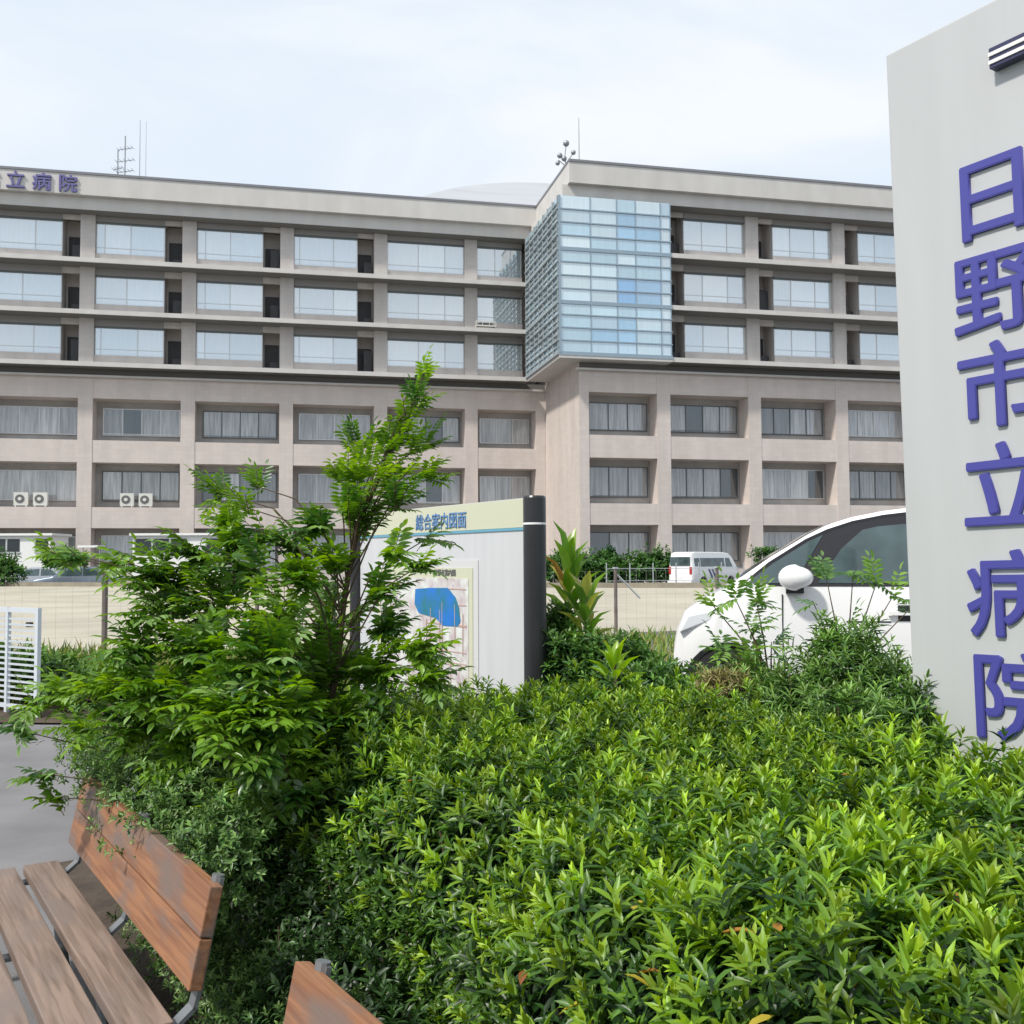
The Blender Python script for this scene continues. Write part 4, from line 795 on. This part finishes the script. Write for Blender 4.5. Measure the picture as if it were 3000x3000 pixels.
# dry creeper
blob_bush("creeper", "dry yellowish creeper clump in front of the car wheel", "plant", [(tuple(at(2130, 2010, 4.75)), (.16, .12, .10)), (tuple(at(2060, 2070, 4.75)), (.12, .1, .08))], [(.34, .30, .10), (.26, .24, .09), (.16, .12, .06)], .035, .006, 260, 7)
# broad leaved plants by the board's right post
def broad(name, label, px, py, Y, n, L0, cols, spread=(12, 60), hgt=.3):
    c = at(px, py, Y); b = Vector((c.x, c.y, 0)); t = empty(name, label, "plant", b); LB = Leaves(); st = MB()
    for k in range(n):
        h = c.z - hgt + hgt * 2 * k / n; an = k * 2.4; el = R(spread[1] - (spread[1] - spread[0]) * k / n); d = np.array([[math.cos(an) * math.sin(el), math.sin(an) * math.sin(el), math.cos(el)]])
        LB.add([[math.cos(an) * .02, math.sin(an) * .02, h]], d, [[-math.cos(an) * math.cos(el) , -math.sin(an) * math.cos(el), math.sin(el)]], [L0 * random.uniform(.8, 1.15)], [L0 * .30], [random.choice(cols)])
    st.tube([(0, 0, 0), (.01, .01, c.z - hgt), (0, 0, c.z + hgt * .7)], [.014, .012, .008], 7); st.build("stem", M['twig'], t); LB.build("leaves", M['leaf2'], t, droop=1.6); return t
cv = [(.16, .33, .04), (.22, .42, .05), (.42, .36, .05), (.14, .30, .03), (.40, .24, .05), (.10, .24, .03), (.42, .44, .16), (.26, .40, .06)]
broad("broad_leaved_plant", "upright plant with long green and orange leaves right of the black post", 1668, 1760, 6.5, 26, .26, cv, (8, 62), .28)
broad("broad_leaved_plant", "yellow green broad leaved plant with variegated leaves beside the black post", 1715, 1850, 6.2, 24, .22, [(.38, .42, .10), (.18, .34, .05), (.10, .22, .04)], (15, 75), .22)
broad("broad_leaved_plant", "bright lime leaved plant low down right of the black post", 1800, 1965, 5.4, 14, .15, [(.26, .46, .04), (.34, .52, .06)], (10, 60), .07)
blob_bush("bush", "mixed green bush between the black post and the white car", "bush",
          [(tuple(at(1660, 1950, 6.1)), (.20, .2, .24)), (tuple(at(1760, 1960, 6.0)), (.26, .2, .20)), (tuple(at(1900, 2010, 5.8)), (.3, .2, .16)), (tuple(at(1640, 1850, 6.3)), (.10, .1, .2)), (tuple(at(1850, 1930, 6.2)), (.16, .2, .12)), (tuple(at(2010, 2050, 5.6)), (.25, .2, .12))],
          [(.14, .28, .05), (.08, .19, .04), (.03, .09, .025)], .052, .016, 1100, 9)
# verge plants left
n = 5200; x = RNG.uniform(-7.5, -1.4, n); y = 10.6 + RNG.uniform(0, 1, n) * 2.4 + (x + 7) * .03; P = np.stack([x, y, .03 + (y - 10.2) * .09], -1)
LG = Leaves(); d = RNG.normal(0, .38, (n, 3)); d[:, 2] = 1; ln = RNG.uniform(.15, .42, n) * (1 - .35 * np.clip((10.9 - y), 0, 1)); LG.add(P, d, RNG.normal(0, 1, (n, 3)), ln, np.full(n, .022), np.array([(.22, .30, .06), (.14, .26, .05), (.38, .36, .13), (.10, .20, .04), (.28, .33, .09)])[RNG.integers(0, 5, n)])
n = 1500; x = RNG.uniform(.5, 4.2, n); y = RNG.uniform(9.5, 16.4, n); LG.add(np.stack([x, y, np.full(n, .30)], -1), np.concatenate([RNG.normal(0, .4, (n, 2)), np.ones((n, 1))], 1), RNG.normal(0, 1, (n, 3)), RNG.uniform(.12, .34, n), np.full(n, .022), np.array([(.22, .32, .06), (.16, .28, .05), (.36, .35, .12)])[RNG.integers(0, 3, n)])
og = LG.build("weeds", M['leaf']); tag(og, "tall loose weeds and grass on the verge between path and sandy lot", "weeds", kind='stuff')
blob_bush("bush", "leafy green weed clump on the verge behind the white gate panel", "bush", [(tuple(at(330, 2010, 10.8)), (.7, .4, .22)), (tuple(at(150, 1975, 11)), (.5, .4, .25)), (tuple(at(20, 1960, 11)), (.5, .4, .3)), (tuple(at(480, 2060, 9.9)), (.5, .4, .22))], [(.18, .32, .05), (.10, .22, .04), (.05, .12, .03)], .09, .03, 420, 8)
# shrubs at the foot of the hospital
fg = [(.12, .26, .05), (.07, .18, .04), (.03, .09, .025)]
for px0, px1, py, Y, lb in ((1615, 1975, 1668, 57, "long band of green shrubs at the foot of the hospital's right wing"),):
    bl2 = []
    for k in range(11): px = px0 + (px1 - px0) * k / 10; bl2.append((tuple(at(px, py + random.uniform(-6, 8), Y)), (.9, .8, random.uniform(.7, 1.0))))
    blob_bush("shrub_row", lb, "shrubs", bl2, fg, .26, .10, 1500, 7, stemc=False)
blob_bush("bush", "small dark rounded bush standing above the hospital's shrub band", "bush", [(tuple(at(1787, 1628, 58)), (.35, .35, .55))], [(.05, .13, .05), (.035, .10, .04), (.02, .06, .02)], .2, .08, 90, 7, stemc=False)
blob_bush("bush", "dark green bush at the far left beyond the sandy lot", "bush", [(tuple(at(20, 1675, 47)), (.9, .6, .6)), (tuple(at(-20, 1660, 47)), (.9, .6, .8))], fg, .2, .08, 300, 7, stemc=False)
blob_bush("bush", "light green bush in front of the white prefabricated hut", "bush", [(tuple(at(150, 1640, 50)), (.5, .4, .4)), (tuple(at(185, 1632, 50)), (.5, .4, .5)), (tuple(at(230, 1640, 50)), (.5, .4, .4))], [(.2, .36, .08), (.12, .26, .05), (.05, .14, .03)], .18, .07, 300, 7, stemc=False)
blob_bush("bush", "low dark bush behind the car bonnet by the hospital", "bush", [(tuple(at(2240, 1625, 60)), (.9, .6, .5)), (tuple(at(2300, 1630, 60)), (.9, .6, .5))], fg, .2, .08, 200, 7, stemc=False)
